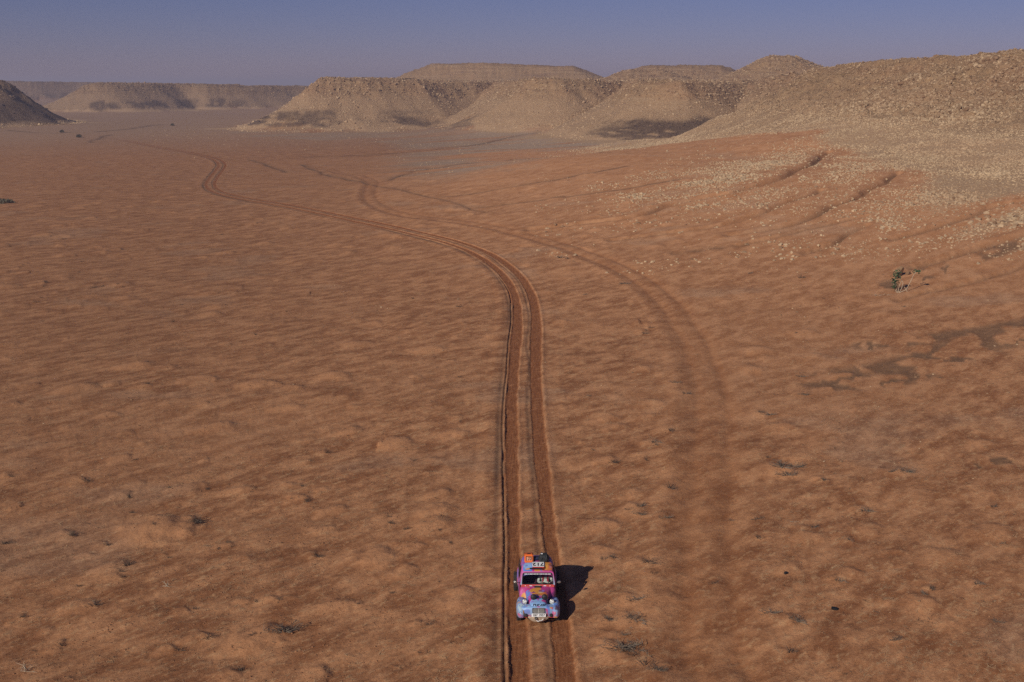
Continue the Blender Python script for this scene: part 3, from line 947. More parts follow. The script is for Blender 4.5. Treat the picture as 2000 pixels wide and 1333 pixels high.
for px, py, s_ in PX_STONES:
    gx, gy = ground0(px, py)
    ex.append((gx, gy, 0, s_, 0))
ex = np.array(ex)
ex[:, 2] = terrain(ex[:, 0], ex[:, 1])[0]
PTS.append(ex)
A = np.vstack(PTS)
onplain = np.zeros(len(A), dtype=bool)
onplain[PLAIN_FROM:PLAIN_TO] = True
onplain[-len(ex):] = True
ppx, ppy, pz = px_of(A[:, 0], A[:, 1], A[:, 2])
vis = (ppx > 5) & (ppx < 1995) & (ppy > 5) & (ppy < 1330)
shown = np.where(vis, A[:, 3] / pz, 0) * np.where(onplain, 2.4, 1.0)
order = np.argsort(-shown)
single = order[:288]
for k, i in enumerate(single):
    x, y, z, s_, d_ = A[i]
    o = bpy.data.objects.new('stone', ROCKS[k % 8])
    COL.objects.link(o)
    o.location = (x, y, z + 0.06 * s_)
    o.scale = (s_ * random.uniform(0.9, 1.5), s_ * random.uniform(0.75, 1.1), s_ * random.uniform(0.55, 0.9))
    o.rotation_euler = (random.uniform(-0.3, 0.3), random.uniform(-0.3, 0.3), random.uniform(0, 6.28))
    if onplain[i]:
        tag(o, place_label('pale stone on the sand', x, y) or 'small pale stone lying loose on the open red-brown sand of the plain', 'stone', 'loose stones on the sandy plain')
    else:
        tag(o, 'pale tan block among the rubble on the near stony hillside', 'stone', 'larger blocks of the stony hillside')
rest = A[order[288:]]
n_ = len(rest)
print('stones', len(A), 'instanced', n_)
pm = bpy.data.meshes.new('rubble')
pm.vertices.add(n_)
pm.vertices.foreach_set('co', np.ascontiguousarray(rest[:, :3], dtype=np.float32).ravel())
sc = np.stack([rest[:, 3] * rng.uniform(0.9, 1.35, n_), rest[:, 3] * rng.uniform(0.7, 1.1, n_), rest[:, 3] * rng.uniform(0.5, 0.95, n_)], 1).astype(np.float32)
ro = np.stack([rng.uniform(-0.45, 0.45, n_), rng.uniform(-0.45, 0.45, n_), rng.uniform(0, 6.28, n_)], 1).astype(np.float32)
for nm, arr, ty in (('scl', sc, 'FLOAT_VECTOR'), ('rot', ro, 'FLOAT_VECTOR')):
    a = pm.attributes.new(nm, ty, 'POINT')
    a.data.foreach_set('vector', arr.ravel())
for nm, arr in (('tone', (rng.random(n_) * 0.75 + 0.24 - 0.32 * ss(11, 16, rest[:, 2])).astype(np.float32)), ('dark', rest[:, 4].astype(np.float32))):
    a = pm.attributes.new(nm, 'FLOAT', 'POINT')
    a.data.foreach_set('value', arr)
a = pm.attributes.new('pick', 'INT', 'POINT')
a.data.foreach_set('value', rng.integers(0, 5, n_).astype(np.int32))
rub_o = link('rubble', pm)
tag(rub_o, 'countless smaller stones and gravel strewn over the slopes and fans', 'rubble', None, 'stuff')
gn = bpy.data.node_groups.new('scatter_stones', 'GeometryNodeTree')
gn.interface.new_socket('Geometry', in_out='INPUT', socket_type='NodeSocketGeometry')
gn.interface.new_socket('Geometry', in_out='OUTPUT', socket_type='NodeSocketGeometry')
gi = gn.nodes.new('NodeGroupInput'); go = gn.nodes.new('NodeGroupOutput')
inst = gn.nodes.new('GeometryNodeInstanceOnPoints')
gti = gn.nodes.new('GeometryNodeGeometryToInstance')
for v in range(5):
    ico = gn.nodes.new('GeometryNodeMeshIcoSphere')
    ico.inputs['Radius'].default_value = 0.5
    ico.inputs['Subdivisions'].default_value = 2 if v < 2 else 1
    spn = gn.nodes.new('GeometryNodeSetPosition')
    nz = gn.nodes.new('ShaderNodeTexNoise')
    nz.noise_dimensions = '4D'
    nz.inputs['W'].default_value = v * 7.3
    nz.inputs['Scale'].default_value = 2.1
    sub = gn.nodes.new('ShaderNodeVectorMath'); sub.operation = 'SUBTRACT'
    sub.inputs[1].default_value = (0.5, 0.5, 0.5)
    mul = gn.nodes.new('ShaderNodeVectorMath'); mul.operation = 'SCALE'
    mul.inputs['Scale'].default_value = 0.9
    gn.links.new(nz.outputs['Color'], sub.inputs[0])
    gn.links.new(sub.outputs[0], mul.inputs[0])
    gn.links.new(ico.outputs[0], spn.inputs['Geometry'])
    gn.links.new(mul.outputs[0], spn.inputs['Offset'])
    sm = gn.nodes.new('GeometryNodeSetMaterial')
    sm.inputs['Material'].default_value = MAT_STONE
    gn.links.new(spn.outputs[0], sm.inputs[0])
    gn.links.new(sm.outputs[0], gti.inputs[0])
def named(nm, ty):
    x = gn.nodes.new('GeometryNodeInputNamedAttribute')
    x.data_type = ty
    x.inputs[0].default_value = nm
    return x.outputs[0]
gn.links.new(gi.outputs[0], inst.inputs['Points'])
gn.links.new(gti.outputs[0], inst.inputs['Instance'])
inst.inputs['Pick Instance'].default_value = True
gn.links.new(named('pick', 'INT'), inst.inputs['Instance Index'])
gn.links.new(named('rot', 'FLOAT_VECTOR'), inst.inputs['Rotation'])
gn.links.new(named('scl', 'FLOAT_VECTOR'), inst.inputs['Scale'])
gn.links.new(inst.outputs[0], go.inputs[0])
md = rub_o.modifiers.new('scatter', 'NODES')
md.node_group = gn

def on_ground(px, py):
    """where a pixel of the photograph meets the finished relief"""
    gx, gy = ground0(px, py)
    for _ in range(3):
        z = float(terrain(np.array([gx]), np.array([gy]))[0][0])
        d = PITCH + math.atan((py - 666.5) / F_PX)
        gy = (CAM_H - z) / math.tan(d)
        gx = (px - 1000) / F_PX * (gy * CP + (CAM_H - z) * SP)
    return gx, gy, float(terrain(np.array([gx]), np.array([gy]))[0][0])

# ------------------------------------------------------------------ stubble and clods on the near plain
def scatter(name, label, cat, mat, xy, z, sizes, builder):
    n = len(z)
    me = bpy.data.meshes.new(name)
    me.vertices.add(n)
    me.vertices.foreach_set('co', np.stack([xy[0], xy[1], z], 1).astype(np.float32).ravel())
    ro = np.stack([rng.uniform(-0.3, 0.3, n), rng.uniform(-0.3, 0.3, n), rng.normal(0.3, 0.7, n)], 1).astype(np.float32)
    sc_ = np.stack([sizes * rng.uniform(0.8, 1.4, n), sizes, sizes * rng.uniform(0.6, 1.2, n)], 1).astype(np.float32)
    for nm, arr in (('scl', sc_), ('rot', ro)):
        a = me.attributes.new(nm, 'FLOAT_VECTOR', 'POINT'); a.data.foreach_set('vector', arr.ravel())
    o = link(name, me)
    tag(o, label, cat, None, 'stuff')
    g = bpy.data.node_groups.new('scatter_' + name, 'GeometryNodeTree')
    g.interface.new_socket('Geometry', in_out='INPUT', socket_type='NodeSocketGeometry')
    g.interface.new_socket('Geometry', in_out='OUTPUT', socket_type='NodeSocketGeometry')
    a_ = g.nodes.new('NodeGroupInput'); b_ = g.nodes.new('NodeGroupOutput')
    ins = g.nodes.new('GeometryNodeInstanceOnPoints')
    src = builder(g)
    smt = g.nodes.new('GeometryNodeSetMaterial'); smt.inputs['Material'].default_value = mat
    g.links.new(src, smt.inputs[0])
    g.links.new(smt.outputs[0], ins.inputs['Instance'])
    g.links.new(a_.outputs[0], ins.inputs['Points'])
    for nm, ky in (('rot', 'Rotation'), ('scl', 'Scale')):
        q = g.nodes.new('GeometryNodeInputNamedAttribute'); q.data_type = 'FLOAT_VECTOR'; q.inputs[0].default_value = nm
        g.links.new(q.outputs[0], ins.inputs[ky])
    g.links.new(ins.outputs[0], b_.inputs[0])
    o.modifiers.new('scatter', 'NODES').node_group = g
    return o
def blades(k, spread):
    def f(g):
        jn = g.nodes.new('GeometryNodeJoinGeometry')
        r_ = random.Random(k)
        for i in range(5):
            c_ = g.nodes.new('GeometryNodeMeshCone')
            c_.inputs['Vertices'].default_value = 3
            c_.inputs['Radius Bottom'].default_value = 0.035
            c_.inputs['Radius Top'].default_value = 0.006
            c_.inputs['Depth'].default_value = 1.0
            t = g.nodes.new('GeometryNodeTransform')
            t.inputs['Translation'].default_value = (r_.gauss(0, spread), r_.gauss(0, spread * 0.6), 0.08)
            t.inputs['Rotation'].default_value = (r_.uniform(-1.4, 1.4), r_.uniform(0.9, 1.6), r_.uniform(-0.5, 0.5))
            t.inputs['Scale'].default_value = (1, 1, r_.uniform(0.6, 1.2))
            g.links.new(c_.outputs[0], t.inputs[0]); g.links.new(t.outputs[0], jn.inputs[0])
        return jn.outputs[0]
    return f
def clod(g):
    ic = g.nodes.new('GeometryNodeMeshIcoSphere'); ic.inputs['Radius'].default_value = 0.5; ic.inputs['Subdivisions'].default_value = 1
    return ic.outputs[0]
M_STRAW = plain('dry_straw', (0.50, 0.335, 0.185), 0.95, var=0.3, scale=0.7)
M_DEADG = plain('dead_grass', (0.120, 0.078, 0.048), 0.95, var=0.4, scale=0.7)
M_CLOD = plain('sand_clod', (0.270, 0.128, 0.060), 0.95, var=0.4, scale=0.9)
def plain_points(n, seed_, power=1.0, lo=31, hi=120):
    t = rng.uniform(-0.47, 0.47, n); r_ = lo * (hi / lo) ** rng.random(n)
    X, Y = np.tan(t) * r_, r_
    k = (np.abs(path_d(TRK, TRK_S, X, Y)) > 1.35) & (np.abs(path_d(OLD, OLD_S, X, Y)) > 1.9)
    w = ss(-0.25, 0.45, fbm((X * 0.645 + Y * 0.764) / 2.6, (-X * 0.764 + Y * 0.645) / 0.9, 4, seed_))
    k &= rng.random(n) < w ** power
    X, Y = X[k], Y[k]
    return X, Y, terrain(X, Y)[0]
X, Y, Z = plain_points(52000, 701, 1.3)
scatter('dry_grass', 'fine pale dry grass stubble strewn over the sand of the near plain', 'grass', M_STRAW, (X, Y), Z, 0.055 + 0.09 * rng.random(len(X)) ** 2, blades(1, 0.35))
X, Y, Z = plain_points(15000, 702, 2.0)
scatter('dead_grass', 'sparse dark dead grass wisps among the pale stubble of the plain', 'grass', M_DEADG, (X, Y), Z, 0.06 + 0.12 * rng.random(len(X)) ** 2.5, blades(2, 0.5))
X, Y, Z = plain_points(42000, 703, 0.8)
m_ = 11000
Ye = 31 * (115 / 31) ** rng.random(m_)
de = rng.choice([-0.73, 0.73], m_) + rng.choice([-1, 1], m_) * (0.33 + 0.10 * np.exp(-((Ye - 85) / 28) ** 2)) + rng.normal(0, 0.07, m_)
Xe = np.interp(Ye, TRK[:, 1], TRK[:, 0]) + de
far_car = (np.abs(Ye - 37.9) > 2.4)
Xe, Ye = Xe[far_car], Ye[far_car]
X, Y, Z = np.r_[X, Xe], np.r_[Y, Ye], np.r_[Z, terrain(Xe, Ye)[0]]
scatter('sand_clods', 'crumbs and clods of red-brown earth over the near plain', 'earth clods', M_CLOD, (X, Y), Z, 0.02 + 0.06 * rng.random(len(X)) ** 3, clod)

# boulder beside the green plant
bx, by, bz = on_ground(1756, 531)
o = link('boulder', rock_mesh('boulder', 77, 3))
o.location = (bx, by, bz + 0.28); o.scale = (0.95, 0.75, 1.25); o.rotation_euler = (0.2, 0.45, 0.5)
tag(o, 'pale leaning boulder standing alone just behind the green-leaved plant', 'boulder')
o = link('boulder', rock_mesh('boulder', 78, 3))
o.location = (bx + 0.85, by + 0.3, bz + 0.12); o.scale = (0.75, 0.4, 0.6); o.rotation_euler = (0.1, -0.5, 0.3)
tag(o, 'low broken slab lying against the right of the leaning boulder', 'boulder')

# ------------------------------------------------------------------ dry shrubs
def twig(bm, p0, p1, r0, r1, sides=3):
    d = (p1 - p0)
    q = d.to_track_quat('Z', 'Y')
    ring = []
    for p, r_ in ((p0, r0), (p1, r1)):
        ring.append([bm.verts.new(p + q @ Vector((r_ * math.cos(a * 2 * math.pi / sides), r_ * math.sin(a * 2 * math.pi / sides), 0))) for a in range(sides)])
    for a in range(sides):
        bm.faces.new((ring[0][a], ring[0][(a + 1) % sides], ring[1][(a + 1) % sides], ring[1][a]))

def shrub_mesh(name, seed, spread, height, n, mat):
    r_ = random.Random(seed)
    bm = bmesh.new()
    for i in range(n):
        a = r_.uniform(0, 6.283)
        el = r_.uniform(0.05, 1.1)
        L = r_.uniform(0.45, 1.0)
        base = Vector((r_.gauss(0, 0.12) * spread, r_.gauss(0, 0.06) * spread, -0.02))
        p = base
        d = Vector((math.cos(a) * math.cos(el) * spread, math.sin(a) * math.cos(el) * spread * 0.6, math.sin(el) * height)) * L
        th_ = r_.uniform(0.007, 0.015)
        for k in range(3):
            q = p + d * 0.36 + Vector((r_.gauss(0, .05), r_.gauss(0, .05), r_.gauss(0, .03))) * spread
            q.z = max(q.z, 0.0)
            twig(bm, p, q, th_ * (1 - k * 0.25), th_ * (1 - (k + 1) * 0.25))
            if k and r_.random() < 0.8:
                e = q + Vector((r_.gauss(0, .16), r_.gauss(0, .16), abs(r_.gauss(0, .12)))) * spread
                twig(bm, q, e, th_ * 0.55, th_ * 0.25)
            p = q
    me = bpy.data.meshes.new(name)
    bm.to_mesh(me); bm.free()
    me.materials.append(mat)
    return me

M_TWIG_D = plain('dark_twigs', (0.105, 0.074, 0.052), 0.9, var=0.5, scale=3)
M_TWIG_G = plain('grey_twigs', (0.155, 0.122, 0.090), 0.9, var=0.45, scale=3)
M_TWIG_P = plain('bleached_wood', (0.42, 0.33, 0.23), 0.9, var=0.3, scale=3)
SH_D = [shrub_mesh('dry_shrub', 10 + i, 0.34 + 0.05 * i, 0.40 - 0.04 * i, 18 + 3 * i, M_TWIG_D) for i in range(5)]
SH_G = [shrub_mesh('dry_shrub', 30 + i, 0.40 + 0.06 * i, 0.26, 26 + 3 * i, M_TWIG_G) for i in range(5)]
SH_P = [shrub_mesh('dead_branch', 50 + i, 0.55, 0.12, 7, M_TWIG_P) for i in range(3)]

def put_shrub(mesh, name, x, y, z, s_, rz, label, cat, group=None):
    o = bpy.data.objects.new(name, mesh)
    COL.objects.link(o)
    o.location = (x, y, z - 0.01)
    o.scale = (s_, s_, s_ * random.uniform(0.8, 1.15))
    o.rotation_euler = (0, 0, rz)
    if group:
        label = place_label('dry dark shrub' if mesh in SH_D else 'dry grey shrub', x, y) or label
    return tag(o, label, cat, group)

for k, (px, py, s_) in enumerate(LEFT_SH):
    x, y, z = on_ground(px, py)
    put_shrub(SH_D[k % 5], 'dry_shrub', x, y, z, s_ * random.uniform(0.7, 0.95), random.uniform(0, 6.28),
              'dark leafless dry shrub caught in a low sand mound left of the ruts', 'shrub', 'dark dry shrubs on the plain left of the ruts')
for k, (px, py, s_) in enumerate(RIGHT_SH):
    x, y, z = on_ground(px, py)
    put_shrub(SH_G[k % 5] if k % 4 else SH_D[k % 5], 'dry_shrub', x, y, z, s_ * random.uniform(0.85, 1.1), random.uniform(-0.5, 0.5),
              'low grey dry shrub on the sand right of the deep ruts', 'shrub', 'low dry shrubs on the plain right of the ruts')
SPECIAL = [(1530, 912, 1.7, SH_G[0], 'wide grey shrub row beyond the old track, larger of the pair'), (1552, 913, 1.5, SH_G[1], 'grey shrub touching the right end of the wide shrub row'),
           (1538, 927, 1.2, SH_G[2], 'smaller grey shrub just in front of the wide shrub row'),
           (1212, 1265, 1.5, SH_G[3], 'thick grey shrub arching over sand near the bottom, left of the old track'),
           (1236, 1272, 1.2, SH_G[4], 'grey shrub trailing right from the thick arching shrub'),
           (1262, 1300, 1.0, SH_D[1], 'shrub halfway down the chain that trails from the arching shrub'),
           (555, 1233, 1.5, SH_G[2], 'big rounded greyish dry bush near the bottom left of the ruts'),
           (385, 1018, 1.3, SH_D[3], 'dark bush on the right end of the largest pale sand mound')]
for px, py, s_, me, lab in SPECIAL:
    x, y, z = on_ground(px, py)
    put_shrub(me, 'dry_shrub', x, y, z, s_, random.uniform(-0.3, 0.3), lab, 'shrub')
DEAD = [(1550, 1020, .6, 'bleached forked dead twig on the sand right of the old track'), (325, 1145, .9, 'pale forked dead branch on the brown plain at lower left'),
        (50, 1312, 1.3, 'long fallen dead branch in the bottom left corner'), (1240, 1228, .6, 'short bleached stick beside the grey shrubs near the bottom')]
for k, (px, py, s_, lab) in enumerate(DEAD):
    x, y, z = on_ground(px, py)
    put_shrub(SH_P[k % 3], 'dead_branch', x, y, z + 0.02, s_, random.uniform(-0.6, 0.6), lab, 'dead branch')
# many more small ones, thinning out with distance
c = 0
t = rng.uniform(-0.44, 0.44, 1600); r_ = 34 * (150 / 34) ** rng.random(1600)
X, Y = np.tan(t) * r_, r_
Tz = terrain(X, Y)
wgt = (0.25 + 1.6 * np.clip(Tz[2][:, 0] * 0 + Tz[3][:, 0], 0, 1)) * np.where(X < 0, 1.0, 0.55) * (np.abs(Tz[6]) > 2.2) * (np.abs(Tz[7]) > 1.9) * (1 - Tz[3][:, 3])
pk = np.nonzero(rng.random(1600) < wgt * 0.22)[0][:170]
for k in pk:
    left = X[k] < TRK[np.searchsorted(TRK[:, 1], Y[k]) if Y[k] < TRK[-1, 1] else -1, 0]
    s_ = float(0.22 + 0.45 * rng.random() ** 2) * (1 + max(0, Y[k] - 60) / 120)
    if left:
        put_shrub(SH_D[k % 5], 'dry_shrub', X[k], Y[k], Tz[0][k], s_, random.uniform(0, 6.28),
                  'dark leafless dry shrub caught in a low sand mound left of the ruts', 'shrub', 'dark dry shrubs on the plain left of the ruts')
    else:
        put_shrub(SH_G[k % 5] if k % 3 else SH_D[k % 5], 'dry_shrub', X[k], Y[k], Tz[0][k], s_, random.uniform(0, 6.28),
                  'low grey dry shrub on the sand right of the deep ruts', 'shrub', 'low dry shrubs on the plain right of the ruts')

# ------------------------------------------------------------------ green plant with bare stems
M_LEAF = plain('waxy_leaf', (0.060, 0.098, 0.042), 0.55, var=0.45, scale=4)
M_STEM = plain('corky_stem', (0.44, 0.33, 0.22), 0.9, var=0.25, scale=8)
def leaf_cluster(c0, rx, rz, n, seed):
    r_ = random.Random(seed)
    bm = bmesh.new()
    for i in range(n):
        p = Vector((r_.gauss(0, rx), r_.gauss(0, rx), r_.gauss(0, rz)))
        q = Euler((r_.uniform(-0.9, 0.9), r_.uniform(-0.9, 0.9), r_.uniform(0, 6.28))).to_quaternion()
        s_ = r_.uniform(0.07, 0.13)
        vs = [bm.verts.new(p + q @ Vector(v) * s_) for v in ((-1, 0, 0), (-.35, .55, .1), (.5, .5, .1), (1.05, 0, -.1), (.5, -.5, .1), (-.35, -.55, .1))]
        bm.faces.new(vs)
    me = bpy.data.meshes.new('foliage')
    bm.to_mesh(me); bm.free()
    me.transform(Matrix.Translation(c0))
    return me
plx, ply, plz = on_ground(1753, 571)
plant = tag(empty('desert_plant', (plx, ply, plz)), 'lone green-leaved plant with pale bare stems below the stony slope', 'plant')
def stem(pts, r0, r1):
    bm = bmesh.new()
    for a, b in zip(pts[:-1], pts[1:]):
        twig(bm, Vector(a), Vector(b), r0, r1, 6)
    me = bpy.data.meshes.new('stem')
    bm.to_mesh(me); bm.free()
    return link('stem', me, M_STEM, plant)
for pts in ([(0, 0, -.05), (-.28, .05, .35), (-.36, 0, .8)], [(.02, .05, -.05), (-.08, .1, .45), (-.2, .12, 1.0), (-.16, .1, 1.5)], [(.05, 0, -.05), (.1, .05, .5), (.3, .1, 1.0), (.2, .1, 1.15)],
            [(.1, 0, -.05), (.32, 0, .4), (.42, .05, .85), (.3, .1, 1.05)], [(.12, 0, 0), (.75, .1, .25), (1.05, .2, .85), (1.35, .25, 1.55), (1.55, .3, 1.7)], [(.9, 0, -.04), (.7, .1, .25), (.55, .1, .5)]):
    stem(pts, 0.032, 0.022)
for cpos, rx, rz, n, sd in ((Vector((-.12, .1, 1.45)), .16, .24, 95, 1), (Vector((-.26, .08, .95)), .13, .2, 55, 2), (Vector((-.3, 0, .55)), .09, .1, 26, 3), (Vector((1.6, .3, 1.75)), .15, .07, 34, 4)):
    link('foliage', leaf_cluster(cpos, rx, rz, n, sd), M_LEAF, plant)
straw = []
for k, (px, py) in enumerate(((1715, 576), (1732, 575))):
    x, y, z = on_ground(px, py)
    put_shrub(SH_P[k], 'dead_branch', x, y, z + 0.02, 1.3, 0.2 + k, ('bleached fallen sticks on the sand left of the green plant', 'tangle of pale sticks nearest the stems of the green plant')[k], 'dead branch')

# far bushes on the valley floor
def bush_mesh(name, seed, mat, n=90, rx=0.6, rz=0.45):
    r_ = random.Random(seed)
    bm = bmesh.new()
    for i in range(n):
        v = Vector((r_.gauss(0, 1), r_.gauss(0, 1), r_.gauss(0, 1))).normalized()
        p = Vector((v.x * rx, v.y * rx, abs(v.z) * rz + 0.1)) * r_.uniform(0.55, 1.0)
        q = Euler((r_.uniform(0, 6), r_.uniform(0, 6), r_.uniform(0, 6))).to_quaternion()
        s_ = r_.uniform(0.1, 0.2)
        vs = [bm.verts.new(p + q @ Vector(v2) * s_) for v2 in ((-1, 0, 0), (0, .7, .2), (1, 0, 0), (0, -.7, .2))]
        bm.faces.new(vs)
    for i in range(8):
        a = i * 0.785
        twig(bm, Vector((0, 0, -.1)), Vector((math.cos(a) * rx * .7, math.sin(a) * rx * .7, rz * .8)), 0.03, 0.012)
    me = bpy.data.meshes.new(name)
    bm.to_mesh(me); bm.free()
    me.materials.append(mat)
    return me
M_BUSH = plain('bush_leaf', (0.085, 0.070, 0.045), 0.9, var=0.4, scale=2)
for px, py, s_, lab in ((155, 269, 1.7, 'small dark bush on the far plain in front of the dark hill'), (121, 259, 1.5, 'smallest far bush nearest the toe of the dark hill'),
                        (337, 246, 1.5, 'single upright far bush on the valley floor between the mesas')):
    gx, gy = march(px, py)[:2]
    z = float(terrain(np.array([gx]), np.array([gy]))[0][0])
    o = link('bush', bush_mesh('bush', px, M_BUSH))
    o.location = (gx, gy, z); o.scale = (s_, s_, s_ * 1.15)
    tag(o, lab, 'bush')
gx, gy = march(-6, 397)[:2]
z = float(terrain(np.array([gx]), np.array([gy]))[0][0])
o = link('bush', bush_mesh('bush', 5, M_BUSH, 420, 2.0, 0.55))
o.location = (gx, gy, z); o.scale = (1.4, 1.0, 1.0)
tag(o, 'low spreading dark bush cut by the left edge of the view', 'bush')

# litter
M_BLACK = plain('black_plastic', (0.016, 0.015, 0.015), 0.5, var=0.3)
x, y, z = on_ground(1630, 1191)
bm = bmesh.new(); bmesh.ops.create_cube(bm, size=1)
bmesh.ops.bevel(bm, geom=bm.edges[:], offset=0.12, segments=2, affect='EDGES')
me = bpy.data.meshes.new('scrap'); bm.to_mesh(me); bm.free()
o = link('scrap', me, M_BLACK); o.location = (x, y, z + 0.04); o.scale = (0.22, 0.13, 0.09); o.rotation_euler = (0.1, 0.1, -0.2)
tag(o, 'small black oblong scrap lying on the sand at lower right', 'scrap')
x, y, z = on_ground(1535, 1121)
o = link('scrap', me); o.location = (x, y, z + 0.03); o.scale = (0.13, 0.11, 0.1); o.rotation_euler = (0.3, 0.2, 0.6)
tag(o, 'small dark lump on the sand just right of the old track', 'scrap')

# ------------------------------------------------------------------ the car
def crom(xs, ys, q):
    """smooth interpolation through stations"""
    xs = np.asarray(xs, float); ys = np.asarray(ys, float)
    m = np.gradient(ys, xs, axis=0)
    i = np.clip(np.searchsorted(xs, q) - 1, 0, len(xs) - 2)
    h = (xs[i + 1] - xs[i]); t = (q - xs[i]) / h
    if ys.ndim == 2:
        t = t[:, None]; h = h[:, None]
    return ((2 * t**3 - 3 * t**2 + 1) * ys[i] + (t**3 - 2 * t**2 + t) * h * m[i] + (-2 * t**3 + 3 * t**2) * ys[i + 1] + (t**3 - t**2) * h * m[i + 1])

def ring_from(half, n):
    """half outline (x, z) from the bottom edge to the top centre -> full ring of n points, left to right"""
    P = np.array(half, float)
    for _ in range(3):
        q = 0.75 * P[:-1] + 0.25 * P[1:]; r_ = 0.25 * P[:-1] + 0.75 * P[1:]
        mid = np.empty((len(q) * 2, 2)); mid[0::2], mid[1::2] = q, r_
        P = np.vstack([P[:1], mid, P[-1:]])
    F = np.vstack([P * [-1, 1], (P[::-1])[1:]])
    d = np.r_[0, np.cumsum(np.hypot(*np.diff(F, axis=0).T))]
    k = np.linspace(0, d[-1], n)
    return np.stack([np.interp(k, d, F[:, 0]), np.interp(k, d, F[:, 1])], 1)

def loft(name, rings, thickness=0.0):
    """rings: (m, n, 3)"""
    m, n = rings.shape[:2]
    i = (np.arange(m - 1)[:, None] * n + np.arange(n - 1)[None]).ravel()
    q = np.stack([i, i + 1, i + n + 1, i + n], 1)
    return np_mesh(name, rings.reshape(-1, 3), q)

BLUE = (0.12, 0.30, 0.82); SKYB = (0.27, 0.55, 0.95); VIO = (0.30, 0.20, 0.72); MAG = (0.62, 0.03, 0.30); PINK = (0.75, 0.14, 0.48)
ORG = (0.85, 0.36, 0.05); ORED = (0.80, 0.20, 0.05); RED = (0.60, 0.025, 0.05); NAVY = (0.02, 0.022, 0.12); CYAN = (0.60, 0.85, 0.95); PLUM = (0.28, 0.02, 0.20)

def paint(me, base, blobs, seed=1):
    """the wrap of the car: patches of flat colour with ragged edges. blobs: (x, l, z, rx, rl, rz, colour, raggedness)"""
    n = len(me.vertices)
    co = np.empty(n * 3, dtype=np.float32)
    me.vertices.foreach_get('co', co)
    co = co.reshape(-1, 3)
    c = np.tile(np.array(base, dtype=np.float32), (n, 1))
    x, l, z = co[:, 0].astype(float), co[:, 1].astype(float), co[:, 2].astype(float)
    for k, (bx_, bl, bz_, rx, rl, rz_, colr, rag) in enumerate(blobs):
        w = fbm(x * 6 + k * 3.1, (l + z * 0.7) * 6 - k * 1.7, 3, seed * 50 + k) * rag
        q = np.sqrt(((x - bx_) / rx) ** 2 + ((l - bl) / rl) ** 2 + ((z - bz_) / rz_) ** 2) + w
        a = 1 - ss(0.97, 1.02, q)
        c = c * (1 - a[:, None]) + np.array(colr, dtype=np.float32)[None] * a[:, None]
    col_attr(me, 'livery', np.concatenate([c, np.ones((n, 1), dtype=np.float32)], 1))

def splashes(seed, n, x0, x1, l0, l1, z, cols, size=.06):
    r_ = random.Random(seed)
    return [(r_.uniform(x0, x1), r_.uniform(l0, l1), z, size * r_.uniform(.4, 1.6), size * r_.uniform(.25, .8), .5, r_.choice(cols), r_.uniform(.4, .8)) for _ in range(n)]

def livery_material():
    m, nt, b, out = new_mat('printed_car_wrap')
    B = NB(nt)
    a = B.n('ShaderNodeAttribute', attribute_name='livery')
    tc = B.n('ShaderNodeTexCoord')
    n = B.noise(tc.outputs['Object'], 5, 5, 0.65)
    sp = B.n('ShaderNodeSeparateXYZ')
    B.l(tc.outputs['Object'], sp.inputs[0])
    dust = B.math('ADD', B.math('ADD', 0.10, B.math('MULTIPLY', B.rng(n, 0.35, 0.75), 0.22)), B.rng(sp.outputs[2], 0.85, 0.30, 0.0, 0.42))
    c = B.mix(dust, a.outputs['Color'], (0.36, 0.21, 0.125))
    c = B.mix(1.0, c, (0.86, 0.86, 0.86), 'MULTIPLY')
    B.l(c, b.inputs['Base Color'])
    b.inputs['Roughness'].default_value = 0.5
    b.inputs['Coat Weight'].default_value = 0.12
    b.inputs['Coat Roughness'].default_value = 0.2
    return m
M_LIV = livery_material()
M_TYRE = plain('tyre_rubber', (0.032, 0.027, 0.023), 0.9, var=0.4, scale=14, bump=0.4)
M_RIM = plain('dusty_steel', (0.30, 0.25, 0.20), 0.55, var=0.2)
M_BLK = plain('black_trim', (0.018, 0.018, 0.02), 0.55, var=0.3)
M_CHROME = plain('grille_metal', (0.55, 0.54, 0.50), 0.3, metal=0.85, var=0.1)
M_GRL = plain('grille_bars', (0.55, 0.53, 0.48), 0.45, metal=0.2, var=0.1)
M_WHITE = plain('white_paint', (0.78, 0.77, 0.75), 0.5, var=0.05)
M_TXT = plain('dark_lettering', (0.012, 0.014, 0.05), 0.5, var=0.1)
M_INK = plain('black_lettering', (0.012, 0.012, 0.012), 0.5, var=0.1)
M_LENS = plain('lamp_lens', (0.62, 0.62, 0.58), 0.12, spec=0.9, var=0.55, scale=22)
M_REDB = plain('red_bumper', (0.50, 0.05, 0.04), 0.5, var=0.15)
M_SKID = plain('dusty_skid_plate', (0.55, 0.43, 0.31), 0.7, var=0.3, scale=9)
M_ORG = plain('orange_case', (0.82, 0.17, 0.03), 0.5, var=0.1)
M_BAG = plain('black_bag_cloth', (0.022, 0.024, 0.025), 0.75, var=0.7, scale=16, bump=0.6)
M_NAVY = plain('navy_cloth', (0.018, 0.022, 0.06), 0.8, var=0.3)
M_SEAT = plain('seat_cloth', (0.03, 0.026, 0.03), 0.9, var=0.3)
M_SUITW = plain('white_shirt', (0.72, 0.70, 0.67), 0.9, var=0.12, scale=9)
M_SUITD = plain('dark_suit', (0.12, 0.045, 0.065), 0.9, var=0.3, scale=9)
M_SKIN = plain('skin', (0.46, 0.27, 0.19), 0.6, var=0.08)
M_HELM = plain('helmet_shell', (0.55, 0.54, 0.52), 0.3, var=0.1)
M_STRAP = plain('red_harness', (0.50, 0.03, 0.06), 0.8, var=0.2)
M_AMBER = plain('amber_lens', (0.60, 0.16, 0.05), 0.25, var=0.15)
